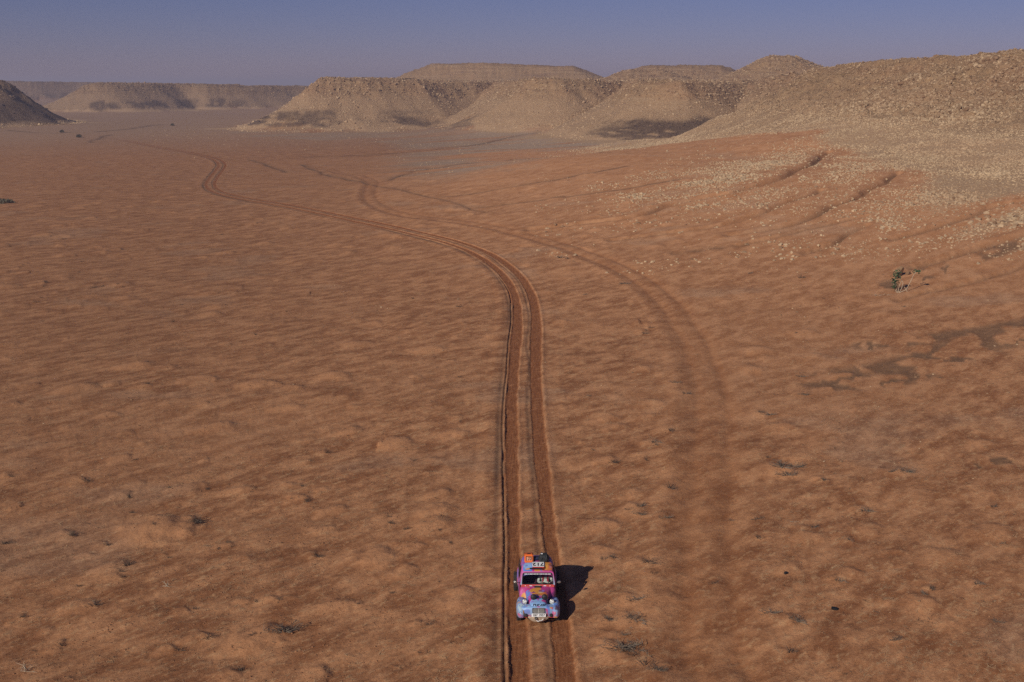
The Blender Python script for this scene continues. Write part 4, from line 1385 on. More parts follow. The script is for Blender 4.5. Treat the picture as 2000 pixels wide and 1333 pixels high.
def glass_material():
    m, nt, b, out = new_mat('window_glass')
    B = NB(nt)
    tr = B.n('ShaderNodeBsdfTransparent'); tr.inputs[0].default_value = (0.80, 0.86, 0.84, 1)
    gl = B.n('ShaderNodeBsdfGlossy'); gl.inputs['Roughness'].default_value = 0.03
    fr = B.n('ShaderNodeFresnel'); fr.inputs[0].default_value = 1.45
    mx = B.n('ShaderNodeMixShader')
    B.l(fr.outputs[0], mx.inputs[0]); B.l(tr.outputs[0], mx.inputs[1]); B.l(gl.outputs[0], mx.inputs[2])
    nt.links.new(mx.outputs[0], out.inputs[0])
    return m
M_GLASS = glass_material()

CAR_X = float(np.interp(37.5, TRK[:, 1], TRK[:, 0]))
CAR_FRONT = 36.05
cz = terrain(np.array([CAR_X - .73, CAR_X + .73, CAR_X - .73, CAR_X + .73]), np.array([CAR_FRONT + .72, CAR_FRONT + .72, CAR_FRONT + 3.1, CAR_FRONT + 3.1]))[0]
CAR_Z = float(cz.mean()) - 0.015
CROOT = empty('rally_car', (CAR_X, CAR_FRONT, CAR_Z))
tag(CROOT, 'small old round-fendered car in a blue, magenta and orange wrap driving towards us', 'car')

def part(name, me, mat, parent=None, loc=None, rot=None, scale=None):
    o = link(name, me, mat, parent or CROOT)
    if loc: o.location = loc
    if rot: o.rotation_euler = rot
    if scale: o.scale = scale
    return o

def box_me(name, sx, sy, sz, bev=0.012, seg=2):
    bm = bmesh.new()
    bmesh.ops.create_cube(bm, size=1)
    for v in bm.verts:
        v.co = Vector((v.co.x * sx, v.co.y * sy, v.co.z * sz))
    if bev:
        bmesh.ops.bevel(bm, geom=bm.edges[:], offset=bev, segments=seg, affect='EDGES')
    me = bpy.data.meshes.new(name)
    bm.to_mesh(me); bm.free()
    return me

def lathe_me(name, prof, n=28, axis='Y'):
    """prof: (radius, along) pairs turned about an axis"""
    P = np.array(prof, float)
    a = np.linspace(0, 2 * math.pi, n + 1)
    X = P[:, 0][:, None] * np.cos(a)[None]; Z = P[:, 0][:, None] * np.sin(a)[None]
    Yv = np.repeat(P[:, 1][:, None], n + 1, 1)
    r3 = np.stack([X, Yv, Z], 2) if axis == 'Y' else np.stack([Yv, X, Z], 2)
    return loft(name, r3)

def text_me(name, body, size, spacing=1.0):
    cu = bpy.data.curves.new(name, 'FONT')
    cu.body = body; cu.size = size; cu.align_x = 'CENTER'; cu.align_y = 'CENTER'
    cu.space_character = spacing
    cu.extrude = 0.0015; cu.offset = size * 0.032
    cu.resolution_u = 4
    o = bpy.data.objects.new(name, cu)
    COL.objects.link(o)
    dg = bpy.context.evaluated_depsgraph_get()
    me = bpy.data.meshes.new_from_object(o.evaluated_get(dg))
    bpy.data.objects.remove(o)
    bpy.data.curves.remove(cu)
    return me

# body shell
ST = [1.32, 1.62, 1.9, 2.2, 2.5, 2.8, 3.1, 3.4, 3.66, 3.8]
CT = np.array([  # bottom, half width, waist height, roof half width, roof height
    (.34, .62, .985, .545, 1.31), (.33, .635, .985, .55, 1.415), (.32, .645, .985, .555, 1.48), (.31, .65, .98, .555, 1.51), (.31, .655, .97, .55, 1.505),
    (.32, .655, .95, .54, 1.46), (.34, .645, .92, .52, 1.35), (.36, .62, .85, .47, 1.16), (.38, .56, .74, .41, .93), (.40, .50, .64, .34, .74)])
qs = np.linspace(ST[0], ST[-1], 130)
cs = crom(ST, CT, qs)
NR = 150
rings = []
for k, l in enumerate(qs):
    zb, wb, zw, wr, zt = cs[k]
    h = [(wb - .05, zb), (wb + .015, zb + .16), (wb + .02, .68), (wb, zw), (wb - .02, zw + .05), (wr + .01, zt - .13), (wr - .05, zt - .035), (wr * .55, zt - .006), (0, zt)]
    rg = ring_from(h, NR)
    slant = 0.62 * np.clip(rg[:, 1] - .99, 0, 1) * (1 - ss(1.32, 2.1, np.full(NR, l)))
    rings.append(np.stack([rg[:, 0], l + slant, rg[:, 1]], 1))
body_me = loft('body_shell', np.array(rings))
paint(body_me, VIO, [
    (-.30, 1.75, 1.5, .30, .36, .3, BLUE, .25), (-.33, 1.95, 1.5, .16, .22, .3, SKYB, .3), (-.14, 1.66, 1.5, .06, .16, .3, MAG, .3), (0.0, 1.66, 1.5, .15, .17, .3, ORG, .25),
    (.36, 1.85, 1.5, .28, .42, .3, ORED, .35), (.30, 1.95, 1.5, .13, .2, .3, ORG, .5), (.47, 1.58, 1.4, .16, .2, .25, MAG, .3), (0.03, 2.02, 1.55, .24, .10, .3, PLUM, .4), (.2, 2.5, 1.5, .4, .3, .4, PLUM, .4)] + splashes(5, 16, -.5, .5, 1.6, 2.3, 1.45, [MAG, VIO, ORG, ORED, BLUE, NAVY], .07) + [
    (-.66, 2.0, 1.15, .17, 1.0, .4, PINK, .5), (-.66, 1.7, .7, .2, .6, .4, VIO, .5), (-.64, 1.45, .85, .2, .3, .25, MAG, .4), (.66, 2.0, .9, .17, 1.6, .6, PLUM, .4), (.62, 1.45, 1.0, .15, .25, .25, MAG, .4)], 1)
part('body_shell', body_me, M_LIV)

sc_st = [.98, 1.12, 1.25, 1.40]
sc_ct = np.array([(.36, .50, .60, .40, .70), (.35, .58, .74, .45, .86), (.34, .625, .86, .52, .955), (.34, .632, .90, .55, .985)])
scr = []
for l in np.linspace(.98, 1.40, 24):
    zb, wb, zw, wr, zt = crom(sc_st, sc_ct, np.array([l]))[0]
    rg = ring_from([(wb - .04, zb), (wb, zb + .12), (wb + .008, (zb + zw) / 2), (wb - .01, zw), (wr, zt - .02), (wr * .5, zt - .005), (0, zt)], 60)
    scr.append(np.stack([rg[:, 0], np.full(60, l), rg[:, 1]], 1))
scut_me = loft('scuttle', np.array(scr))
paint(scut_me, MAG, [(-.6, 1.1, .6, .2, .2, .25, PINK, .5), (.6, 1.1, .6, .2, .25, .3, PLUM, .5), (-.5, 1.02, .6, .12, .1, .3, ORG, .4)], 15)
part('scuttle', scut_me, M_LIV)
# tail panel and floor
tail = np.array(rings[-1]); tc_ = tail.mean(0)
bm = bmesh.new()
vs = [bm.verts.new(p) for p in tail]
bm.faces.new(vs)
me = bpy.data.meshes.new('tail_panel'); bm.to_mesh(me); bm.free()
paint(me, MAG, [])
part('tail_panel', me, M_LIV)
part('floor_pan', box_me('floor_pan', 1.2, 2.9, .05, .01), M_BLK, loc=(0, 2.05, .345))
part('dashboard', box_me('dashboard', 1.1, .28, .18, .04), M_BLK, loc=(0, 1.47, .86))
part('firewall', box_me('firewall', 1.14, .04, .55, .01), M_BLK, loc=(0, 1.36, .65))

# bonnet
HS = [.10, .17, .34, .6, .9, 1.15, 1.40]
HC = np.array([(.52, .245, .705), (.51, .262, .80), (.50, .285, .868), (.50, .325, .905), (.50, .38, .945), (.50, .45, .975), (.52, .56, .998)])
qh = np.linspace(HS[0], HS[-1], 110)
ch = crom(HS, HC, qh)
rings_h = []
for k, l in enumerate(qh):
    zb, hw, zt = ch[k]
    rg = ring_from([(hw, zb), (hw + .005, zt - .17), (hw - .01, zt - .07), (hw * .72, zt - .014), (hw * .35, zt - .002), (0, zt)], 110)
    rings_h.append(np.stack([rg[:, 0], np.full(110, l), rg[:, 1]], 1))
# rib lines pressed into the bonnet
hr = np.array(rings_h)
hood_me = loft('bonnet', hr)
paint(hood_me, SKYB, [
    (0, 1.0, .9, .8, .50, .5, VIO, .15), (0.0, 1.28, 1.0, .8, .22, .5, MAG, .2), (.30, 1.05, .9, .3, .26, .5, MAG, .3), (-.30, 1.12, .9, .22, .16, .5, MAG, .25), (-.06, .98, .95, .2, .25, .4, ORG, .45), (.10, .78, .95, .26, .14, .4, ORG, .5),
    (.27, .74, .9, .15, .13, .4, ORED, .5), (.2, .95, .95, .16, .07, .4, PLUM, .5), (-.36, .9, .85, .08, .2, .5, BLUE, .4), (-.2, .58, .9, .14, .05, .4, MAG, .4), (-.29, .48, .85, .08, .10, .5, MAG, .3), (.24, .36, .85, .11, .05, .3, MAG, .4),
    (.12, .58, .9, .12, .04, .3, MAG, .5), (-.05, .5, .9, .16, .05, .3, NAVY, .4), (.27, .5, .85, .1, .08, .3, NAVY, .4), (.26, .16, .6, .04, .2, .12, MAG, .3), (0, .12, .74, .3, .05, .06, CYAN, .5)] + splashes(8, 22, -.45, .45, .6, 1.3, .93, [PLUM, NAVY, ORG, ORED, PINK, VIO, MAG], .06) + splashes(9, 6, -.22, .26, .3, .5, .86, [VIO, BLUE, MAG], .05), 2)
part('bonnet', hood_me, M_LIV)

# nose panel joining the wings
rn = []
for l, zt_ in ((.055, .43), (.05, .60), (.07, .72), (.16, .77), (.34, .76)):
    xs_ = np.linspace(-.58, .58, 60)
    rn.append(np.stack([xs_, np.full(60, l) + .25 * np.abs(xs_ / .58) ** 3 * .3, np.full(60, zt_) - .06 * (np.abs(xs_) / .58) ** 2], 1))
rn = np.array(rn)
t5 = np.linspace(0, 4, 24)
rn = np.stack([crom(np.arange(5), rn[:, j], t5) for j in range(60)], 1)
nose_me = loft('nose_panel', rn)
NOSEB = [(-.40, .1, .6, .12, .3, .10, BLUE, .5), (.30, .1, .46, .07, .3, .10, MAG, .3), (.33, .1, .6, .06, .3, .3, BLUE, .3), (-.3, .1, .45, .12, .3, .03, PINK, .3)]
paint(nose_me, SKYB, NOSEB + splashes(21, 12, -.55, .55, .05, .25, .6, [VIO, MAG, BLUE, ORG, CYAN, PINK], .05), 3)
part('nose_panel', nose_me, M_LIV)

# wings
def pod(name, cx, cl, cz_, rx, rl, rz_, ex, zmin, arch=None):
    u = np.linspace(0, math.pi, 34); v = np.linspace(0, 2 * math.pi, 57)
    U, Vv = np.meshgrid(u, v, indexing='ij')
    def sp(w, e): return np.sign(w) * np.abs(w) ** e
    X = sp(np.sin(U), ex) * sp(np.cos(Vv), ex) * rx
    Yv = sp(np.cos(U), 0.9) * rl * -1
    Z = sp(np.sin(U), ex) * sp(np.sin(Vv), ex) * rz_
    P = np.stack([X + cx, Yv + cl, Z + cz_], 2)
    lo = np.full(U.shape, zmin)
    if arch:
        al, ar, az = arch
        lo = np.maximum(lo, np.where(np.abs(P[..., 1] - al) < ar, az + np.sqrt(np.maximum(ar * ar - (P[..., 1] - al) ** 2, 0)) , zmin))
    P[..., 2] = np.maximum(P[..., 2], np.minimum(lo, cz_ + rz_ - .06))
    return loft(name, P)
for sx in (-1, 1):
    me = pod('front_wing', .575 * sx, .60, .44, .175, .60, .315, .72, .40, (.72, .35, .24))
    if sx < 0:
        bl = [(-.60, .2, .72, .14, .2, .1, CYAN, .3), (-.47, .12, .62, .07, .2, .14, ORG, .5), (-.56, .1, .44, .1, .3, .07, VIO, .4), (-.66, .05, .5, .1, .1, .05, PINK, .4), (-.5, .5, .76, .1, .2, .06, VIO, .4)]
    else:
        bl = [(.62, .25, .70, .13, .18, .1, BLUE, .3), (.53, .06, .56, .07, .3, .05, MAG, .3), (.60, .1, .43, .1, .3, .06, ORG, .4), (.66, .1, .47, .08, .3, .05, VIO, .4), (.62, .20, .66, .08, .12, .08, NAVY, .2), (.48, .1, .45, .06, .3, .1, MAG, .4)]
    bl = bl + splashes(31 + sx, 9, .42 * sx - .1, .74 * sx, .05, .9, .62, [VIO, BLUE, CYAN, MAG, ORG, NAVY], .055)
    paint(me, SKYB, bl, 5 + sx)
    part('front_wing', me, M_LIV)
    me = pod('rear_wing', .62 * sx, 3.05, .52, .10, .62, .30, .8, .42, (3.1, .36, .28))
    paint(me, PLUM if sx > 0 else PINK, [(.62 * sx, 2.9, .7, .2, .3, .2, VIO, .4)], 9)
    part('rear_wing', me, M_LIV)
    # side glass, hinge line and sill
    bmv = bmesh.new()
    for y0, y1 in ((1.80, 2.38), (2.46, 3.02)):
        pts_ = [(y0, 1.005, .648), (y1, 1.005, .655), (y1 - .04, 1.37, .585), (y0 + .14, 1.37, .585)]
        bmv.faces.new([bmv.verts.new((sx * (w + .012), y_, z_)) for y_, z_, w in pts_])
    me = bpy.data.meshes.new('side_window'); bmv.to_mesh(me); bmv.free()
    part('side_window', me, M_BLK)
    # wheels
    for l, off, r_, w_ in ((.72, .655, .315, .17), (3.1, .735, .335, .20)):
        prof = [(r_ * .60, -w_ * .45), (r_ * .78, -w_ * .52), (r_ * .94, -w_ * .46), (r_, -w_ * .30), (r_, 0), (r_, w_ * .30), (r_ * .94, w_ * .46), (r_ * .78, w_ * .52), (r_ * .60, w_ * .45)]
        ty = lathe_me('wheel', prof, 36, 'X')
        wh = part('wheel', ty, M_TYRE, loc=(off * sx, l, r_ + .005))
        rim_ = lathe_me('rim', [(.001, sx * w_ * .20), (r_ * .22, sx * w_ * .24), (r_ * .42, sx * w_ * .10), (r_ * .60, sx * w_ * .34), (r_ * .62, sx * w_ * .46)], 24, 'X')
        part('rim', rim_, M_RIM, wh)
        lugs = bmesh.new()
        for k in range(26):
            a = k * 2 * math.pi / 26
            for s2 in (-1, 1):
                cub = bmesh.ops.create_cube(lugs, size=1)['verts']
                mm = Matrix.Rotation(a + s2 * .06, 4, 'X') @ Matrix.Translation((s2 * w_ * .26, 0, r_ + .004)) @ Matrix.Diagonal((w_ * .36, .038, .022, 1))
                bmesh.ops.transform(lugs, matrix=mm, verts=cub)
        me = bpy.data.meshes.new('tread'); lugs.to_mesh(me); lugs.free()
        part('tread', me, M_TYRE, wh)
    # headlamps
    hx = .465 * sx
    lamp = part('headlamp', lathe_me('headlamp', [(.001, .15), (.05, .13), (.072, .07), (.084, .0), (.079, -.012), (.075, 0)], 28), M_CHROME, loc=(hx, .42, .80), rot=(R(-8), 0, 0))
    part('lens', lathe_me('lens', [(.075, 0), (.064, -.016), (.04, -.026), (.001, -.03)], 28), M_LENS, lamp)
    part('lamp_stalk', box_me('lamp_stalk', .03, .03, .12, .008), M_BLK, loc=(hx, .48, .70))
    # covered spot lamps on the bonnet
    ax = -.165 if sx < 0 else .215
    spot = part('spot_lamp', lathe_me('spot_lamp', [(.001, .09), (.06, .08), (.092, .03), (.096, -.02), (.085, -.04), (.05, -.055), (.001, -.06)], 28), M_BLK, loc=(ax, .43, .965), rot=(R(-10), 0, 0))
    part('lamp_bracket', box_me('lamp_bracket', .03, .03, .09, .006), M_BLK, spot, loc=(0, .03, -.10))
    # indicators and tow holes in the wings
    ind = part('indicator', lathe_me('indicator', [(.046, .04), (.048, .0), (.036, -.012), (.001, -.016)], 20), M_AMBER if sx > 0 else M_BLK, loc=(.60 * sx, .045, .555), scale=(1.25, 1.25, 1.25), rot=(R(-18), 0, R(12 * sx)))
    part('fog_lamp', lathe_me('fog_lamp', [(.044, .05), (.046, .0), (.034, -.008), (.001, .0)], 20), M_BLK, loc=(.435 * sx, .0, .495), scale=(1.25, 1.25, 1.25), rot=(R(-14), 0, R(4 * sx)))
    # mirrors
    mx_ = -.79 if sx < 0 else .75
    mir = part('mirror', box_me('mirror', .13, .08, .075, .025, 3), M_CHROME, loc=(mx_, 1.42, 1.07), rot=(0, 0, R(14 * sx)))
    part('mirror_arm', box_me('mirror_arm', .16, .018, .018, .004), M_BLK, mir, loc=(-.12 * sx, .02, -.02))
    part('wiper', box_me('wiper', .36, .012, .012, .003), M_BLK, loc=(.24 * sx - .05, 1.335, 1.03), rot=(0, R(12 if sx > 0 else -8), 0))

# grille
gx0, gz0, gl = .005, .655, .03
gf_ = empty('grille', (gx0, gl, gz0)); gf_.parent = CROOT; gf_.rotation_euler = (R(-12), 0, 0)
part('backing', box_me('backing', .40, .02, .165, .02, 3), M_BLK, gf_, loc=(0, .02, 0))
for k in range(4):
    part('slat', box_me('slat', .39 - .05 * abs(k - 1.5) * .4, .022, .012, .004), M_GRL, gf_, loc=(0, -.004, -.06 + k * .038))
part('centre_bar', box_me('centre_bar', .016, .024, .15, .004), M_GRL, gf_, loc=(0, -.01, 0))
for zz_ in (-.088, .086):
    part('surround', box_me('surround', .42, .022, .014, .005), M_CHROME, gf_, loc=(0, 0, zz_))
for xx_ in (-.21, .21):
    part('surround', box_me('surround', .014, .022, .16, .005), M_CHROME, gf_, loc=(xx_, 0, 0))

# number plate, bumper, skid plate
pl_ = part('number_plate', box_me('number_plate', .48, .012, .112, .004), M_WHITE, loc=(.01, -.03, .515), rot=(R(-12), 0, 0))
part('plate_text', text_me('plate_text', '1B7 1957', .105, 1.02), M_INK, pl_, loc=(0, -.008, 0), rot=(R(90), 0, 0))
part('bumper', box_me('bumper', 1.26, .05, .05, .018, 3), M_REDB, loc=(.02, .10, .395))
sk = []
for k, t_ in enumerate(np.linspace(0, 1, 12)):
    wv = .36 * (1 - .55 * t_ ** 2.2)
    xs_ = np.linspace(-wv, wv, 20)
    sk.append(np.stack([xs_, np.full(20, -.045 + .10 * t_) + .10 * (np.abs(xs_) / .36) ** 2, np.full(20, .445 - .21 * t_ ** 0.9)], 1))
skid = part('skid_plate', loft('skid_plate', np.array(sk)), M_SKID)
part('tow_eye', lathe_me('tow_eye', [(.03, -.012), (.052, -.012), (.052, .012), (.03, .012), (.03, -.012)], 16), M_BLK, skid, loc=(-.08, -.06, .41))
rope = bmesh.new()
prev = None
for k in range(15):
    t_ = k / 14
    p = Vector((-.13 + .30 * t_, -.062 + .015 * math.sin(t_ * 9), .395 - .075 * math.sin(t_ * math.pi) + .02 * math.sin(t_ * 13)))
    if prev is not None:
        twig(rope, prev, p, .014, .014, 6)
    prev = p
me = bpy.data.meshes.new('tow_rope'); rope.to_mesh(me); rope.free()
part('tow_rope', me, M_SUITW, skid)

# windscreen: frame, glass, sun strip
def wpt(x, t):   # t = 0 at the bottom edge, 1 at the top edge
    return Vector((x, 1.315 + .24 * t, 1.005 + .355 * t))
def frame_strip(name, outer, inner, mat):
    bm = bmesh.new()
    o_ = [bm.verts.new(p) for p in outer]; i_ = [bm.verts.new(p) for p in inner]
    n = len(o_)
    for k in range(n):
        bm.faces.new((o_[k], o_[(k + 1) % n], i_[(k + 1) % n], i_[k]))
    r_ = bmesh.ops.extrude_face_region(bm, geom=bm.faces[:])
    for v in [g for g in r_['geom'] if isinstance(g, bmesh.types.BMVert)]:
        v.co += Vector((0, -.018, .012))
    bmesh.ops.recalc_face_normals(bm, faces=bm.faces[:])
    me = bpy.data.meshes.new(name); bm.to_mesh(me); bm.free()
    return part(name, me, mat)
def rr_(w0, w1, t0, t1, rc):
    out = []
    for cx_, ct, a0 in ((1, 1, 0), (-1, 1, 90), (-1, 0, 180), (1, 0, 270)):
        for k in range(6):
            a = R(a0 + 18 * k)
            t_ = (t1 - rc if ct else t0 + rc) + rc * math.sin(a)
            w = w0 + (w1 - w0) * t_
            out.append(wpt(cx_ * (w - rc * .45) + rc * .45 * math.cos(a), t_))
    return out
frame_strip('windscreen_frame', rr_(.565, .525, -.02, 1.0, .16), rr_(.535, .497, .05, .93, .14), M_BLK)
bm = bmesh.new()
bm.faces.new([bm.verts.new(p) for p in rr_(.545, .507, .03, .95, .14)])
me = bpy.data.meshes.new('windscreen'); bm.to_mesh(me); bm.free()
part('windscreen', me, M_GLASS)
bm = bmesh.new()
xk = -.46
for wd in (.10, .045, .12, .09, .06, .03, .10, .05, .08, .10):
    ps = [wpt(xk, .85), wpt(xk + wd, .85), wpt(xk + wd, .905), wpt(xk, .905)]
    f_ = bm.faces.new([bm.verts.new(p + Vector((0, -.014, .008))) for p in ps])
    xk += wd + .016
me = bpy.data.meshes.new('sun_strip'); bm.to_mesh(me); bm.free()
part('sun_strip', me, M_WHITE)
# upper surround of the screen
frame_strip('screen_surround', rr_(.60, .555, -.085, 1.09, .16), rr_(.565, .525, -.02, 1.0, .16), M_LIV)
paint(bpy.data.objects['screen_surround'].data, (0.42, 0.55, 0.80), [(.5, 1.5, 1.3, .3, .2, .2, MAG, .2), (-.5, 1.5, 1.3, .2, .2, .2, PINK, .2), (0, 1.62, 1.45, .2, .1, .06, ORG, .2), (-.35, 1.62, 1.45, .2, .1, .06, BLUE, .2)], 12)
# scuttle strip with sponsor flashes
cow = part('scuttle_strip', box_me('scuttle_strip', 1.16, .03, .085, .008), M_REDB, loc=(0, 1.29, .985), rot=(R(-24), 0, 0))
for xx_, wd in ((-.43, .03), (-.24, .09), (.0, .19), (.25, .09), (.43, .03)):
    part('flash', box_me('flash', wd, .006, .022, .001), M_WHITE if abs(xx_) > .01 else M_RIM, cow, loc=(xx_, -.017, .0))
part('vent', box_me('vent', .26, .10, .012, .004), M_BLK, loc=(.01, 1.20, .987), rot=(R(6), 0, 0))

# lettering on the nose follows the bonnet
from mathutils.bvhtree import BVHTree
def decal(name, body, size, org, up, mats, spacing=1.0, lift=.004):
    me = text_me(name, body, size, spacing)
    up = Vector(up).normalized(); right = Vector((1, 0, 0)); nrm = right.cross(up)
    bmh = bmesh.new(); bmh.from_mesh(hood_me); tree = BVHTree.FromBMesh(bmh); bmh.free()
    for v in me.vertices:
        p = Vector(org) + right * v.co.x + up * v.co.y
        hit = tree.ray_cast(p + nrm * .3, -nrm)
        v.co = (hit[0] if hit[0] else p) + nrm * lift
    part(name, me, mats)
decal('nose_lettering', 'Trucker', .185, (.0, .175, .795), (0, .55, .5), M_TXT, .95)
decal('bonnet_lettering', 'LAV', .085, (.10, .86, .94), (0, 1, .12), M_WHITE)
# roof plate, scoop
rp = part('roof_number_plate', box_me('roof_number_plate', .42, .30, .012, .004), M_WHITE, loc=(.03, 1.92, 1.510), rot=(R(9), 0, 0))
part('plate_text', text_me('plate_text', '712', .26, 1.05), M_INK, rp, loc=(0, .0, .008), rot=(0, 0, R(180)))
part('roof_band', box_me('roof_band', .42, .07, .012, .004), M_REDB, loc=(.03, 1.735, 1.472), rot=(R(13), 0, 0))
part('roof_vent', box_me('roof_vent', .46, .05, .045, .012), M_BLK, loc=(-.05, 1.665, 1.462), rot=(R(14), 0, R(-3)))
# seats
for xs_ in (-.29, .29):
    st_ = part('seat', box_me('seat', .44, .46, .14, .05, 3), M_SEAT, loc=(xs_, 2.15, .45))
    part('seat_back', box_me('seat_back', .44, .12, .62, .05, 3), M_SEAT, st_, loc=(0, .27, .34), rot=(R(-12), 0, 0))
sw = part('steering_wheel', lathe_me('steering_wheel', [(.165, -.012), (.185, -.012), (.185, .012), (.165, .012), (.165, -.012)], 24), M_BLK, loc=(.29, 1.68, .90), rot=(R(-25), 0, 0))
part('column', box_me('column', .03, .22, .03, .006), M_BLK, sw, loc=(0, -.1, 0))

# the two people inside
def skin_body(name, joints, edges, mat):
    me0 = bpy.data.meshes.new(name)
    me0.from_pydata([j[0] for j in joints], edges, [])
    o = bpy.data.objects.new(name, me0)
    COL.objects.link(o)
    sk_ = o.modifiers.new('skin', 'SKIN')
    for i, j in enumerate(joints):
        me0.skin_vertices[0].data[i].radius = (j[1], j[1] * (j[2] if len(j) > 2 else 1.0))
    me0.skin_vertices[0].data[0].use_root = True
    sb = o.modifiers.new('sub', 'SUBSURF'); sb.levels = 1; sb.render_levels = 1
    dg = bpy.context.evaluated_depsgraph_get()
    me = bpy.data.meshes.new_from_object(o.evaluated_get(dg))
    bpy.data.objects.remove(o)
    for p in me.polygons: p.use_smooth = True
    me.materials.clear(); me.materials.append(mat)
    return me
def occupant(xc, suit, straps, label, hands):
    root = empty('person', (CAR_X + xc, CAR_FRONT + 2.2, CAR_Z + .52))
    tag(root, label, 'person')
    J = [((0, 0, .06), .13, .8), ((0, .06, .25), .135, .8), ((0, .09, .42), .16, .7), ((0, .10, .52), .08), ((0, .07, .60), .055), ((0, .05, .68), .085, 1.15), ((0, .05, .80), .07, 1.1)]
    E_ = [(0, 1), (1, 2), (2, 3), (3, 4), (4, 5), (5, 6)]
    for s_ in (-1, 1):
        b = len(J)
        hx_, hy_, hz_ = hands[0 if s_ < 0 else 1]
        J += [((.19 * s_, .09, .44), .062), ((.25 * s_, -.10, .24), .05), ((hx_, hy_, hz_), .036)]
        E_ += [(2, b), (b, b + 1), (b + 1, b + 2)]
        c_ = len(J)
        J += [((.10 * s_, -.28, .10), .085), ((.11 * s_, -.50, .06), .062), ((.11 * s_, -.62, -.12), .05)]
        E_ += [(0, c_), (c_, c_ + 1), (c_ + 1, c_ + 2)]
    link('clothed_body', skin_body('clothed_body', J, E_, suit), suit, root)
    hd = link('helmet', lathe_me('helmet', [(.001, -.16), (.08, -.145), (.125, -.08), (.135, 0), (.13, .06), (.10, .10)], 20), M_HELM, root)
    hd.location = (0, .05, .76); hd.rotation_euler = (R(-90), 0, 0)
    fc = link('face', lathe_me('face', [(.001, -.02), (.05, -.012), (.07, .02), (.072, .06)], 16), M_SKIN, root)
    fc.location = (0, -.065, .73)
    for s_ in (-1, 1):
        hx_, hy_, hz_ = hands[0 if s_ < 0 else 1]
        hj = [((hx_, hy_, hz_), .034), ((hx_, hy_ - .05, hz_ + .01), .032)]
        he = [(0, 1)]
        for q in range(4):
            hj += [((hx_ - .027 + q * .018, hy_ - .09, hz_ + .02), .010), ((hx_ - .027 + q * .018, hy_ - .11, hz_ - .008), .008)]
            he += [(1, 2 + q * 2), (2 + q * 2, 3 + q * 2)]
        hj.append(((hx_ - .04 * s_, hy_ - .05, hz_ + .03), .011)); he.append((1, len(hj) - 1))
        link('hand', skin_body('hand', hj, he, M_SKIN), M_SKIN, root)
    if straps:
        for s_ in (-1, 1):
            sp_ = link('harness_strap', box_me('harness_strap', .06, .014, .36, .005), M_STRAP, root)
            sp_.location = (.085 * s_, -.055, .32); sp_.rotation_euler = (R(-14), 0, R(0))
    return root
occupant(.29, M_SUITW, True, 'person in white shirt with red harness straps behind the wheel of the car', [(-.12, -.47, .38), (.13, -.47, .36)])
occupant(-.29, M_SUITD, False, 'person in dark maroon suit in the car seat beside the white-shirted one', [(-.06, -.36, .20), (.10, -.36, .20)])

# cargo on the roof
def roof_z(l):
    return float(crom(ST, CT, np.array([l]))[0, 4])
cs_root = empty('orange_case', (CAR_X - .30, CAR_FRONT + 2.2, CAR_Z + roof_z(2.2) - .035), 0.02)
tag(cs_root, 'orange case with black markings standing on the rear of the car roof', 'case')
def cpart(name, me, mat, loc, rot=None):
    o = link(name, me, mat, cs_root); o.location = loc
    if rot: o.rotation_euler = rot
    return o
cpart('case_body', box_me('case_body', .31, .26, .31, .03, 3), M_ORG, (0, 0, .17))
M_PALE = plain('pale_orange', (0.72, 0.33, 0.20), 0.6, var=0.1)
cpart('label_panel', box_me('label_panel', .22, .004, .15, .001), M_PALE, (0.0, -.1325, .19))
for x_, z_, w_, h_ in ((-.095, .19, .022, .16), (0, .262, .19, .02), (.085, .19, .02, .12), (.03, .225, .10, .018), (.02, .175, .07, .018), (-.02, .15, .02, .06), (.05, .15, .02, .05)):
    cpart('marking', box_me('marking', w_, .004, h_, .001), M_INK, (x_, -.1355, z_))
cpart('strap', box_me('strap', .33, .03, .012, .003), M_BLK, (0, .03, .329))
cpart('handle', box_me('handle', .12, .03, .03, .01), M_BLK, (0, -.03, .335))
bg_root = empty('duffel_bag', (CAR_X + .24, CAR_FRONT + 2.23, CAR_Z + roof_z(2.23) - .04))
tag(bg_root, 'lumpy black bag strapped on the roof beside the orange case', 'bag')
bm = bmesh.new()
bmesh.ops.create_icosphere(bm, subdivisions=4, radius=.5)
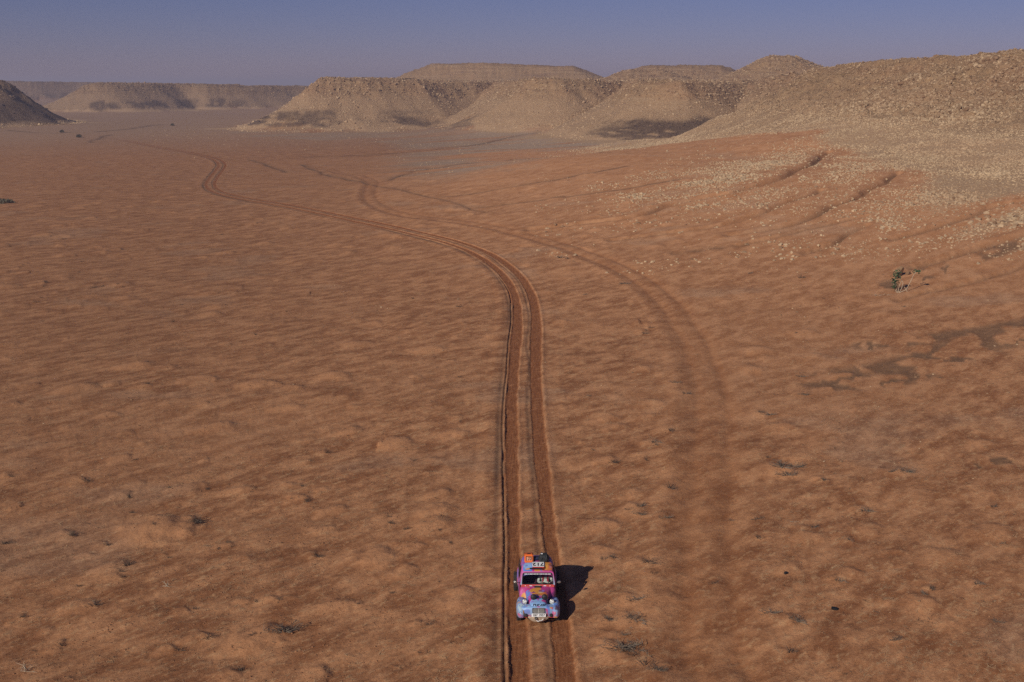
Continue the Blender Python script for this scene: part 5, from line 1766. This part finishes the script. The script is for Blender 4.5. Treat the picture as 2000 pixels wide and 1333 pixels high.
for v in bm.verts:
    n3 = v.co.normalized()
    k = 1 + .16 * float(fbm(np.array([n3.x * 2.4 + 3]), np.array([n3.y * 2.4 + n3.z * 1.7]), 3, 600)[0])
    sq = (abs(n3.x) ** 3 + abs(n3.y) ** 3 + abs(n3.z) ** 3) ** (-1 / 3)
    v.co = Vector((n3.x * .20, n3.y * .16, n3.z * .16)) * k * sq
    v.co.x *= 1 - .25 * max(0, v.co.z) / .16
me = bpy.data.meshes.new('bag_body'); bm.to_mesh(me); bm.free()
for p in me.polygons: p.use_smooth = True
o = link('bag_body', me, M_BAG, bg_root); o.location = (0, 0, .17)
for xx_ in (-.09, .09):
    o = link('strap', lathe_me('strap', [(.176, -.018), (.182, -.018), (.182, .018), (.176, .018)], 26, 'X'), M_BLK, bg_root); o.location = (xx_, 0, .17); o.scale = (1, .98, 1.0)
o = link('buckle', box_me('buckle', .08, .05, .03, .01), M_WHITE, bg_root); o.location = (-.08, -.06, .335)
rl = link('rolled_tarp', lathe_me('rolled_tarp', [(.001, -.13), (.06, -.13), (.075, -.11), (.078, 0), (.075, .11), (.06, .13), (.001, .13)], 20, 'X'), M_NAVY)
rl.location = (CAR_X - .04, CAR_FRONT + 2.3, CAR_Z + roof_z(2.3) + .06)
rl.rotation_euler = (0, 0, .1)
tag(rl, 'navy rolled cloth lying on the roof between the orange case and the black bag', 'cloth roll')

# ------------------------------------------------------------------ air
bm = bmesh.new()
bmesh.ops.create_cube(bm, size=1)
for v in bm.verts:
    v.co = Vector((v.co.x * 16000, v.co.y * 16400, -8 + (v.co.z + 0.5) * 50))
me = bpy.data.meshes.new('haze'); bm.to_mesh(me); bm.free()
hz_m = bpy.data.materials.new('dusty_air')
hz_m.use_nodes = True
hn = hz_m.node_tree
hn.nodes.clear()
ho = hn.nodes.new('ShaderNodeOutputMaterial')
pv = hn.nodes.new('ShaderNodeVolumePrincipled')
pv.inputs['Color'].default_value = (0.76, 0.72, 0.88, 1)
pv.inputs['Density'].default_value = 0.00040
pv.inputs['Anisotropy'].default_value = 0.1
hn.links.new(pv.outputs[0], ho.inputs['Volume'])
hz_o = link('haze', me, hz_m)
tag(hz_o, 'thin dusty haze lying over the whole desert valley', 'haze', None, 'stuff')
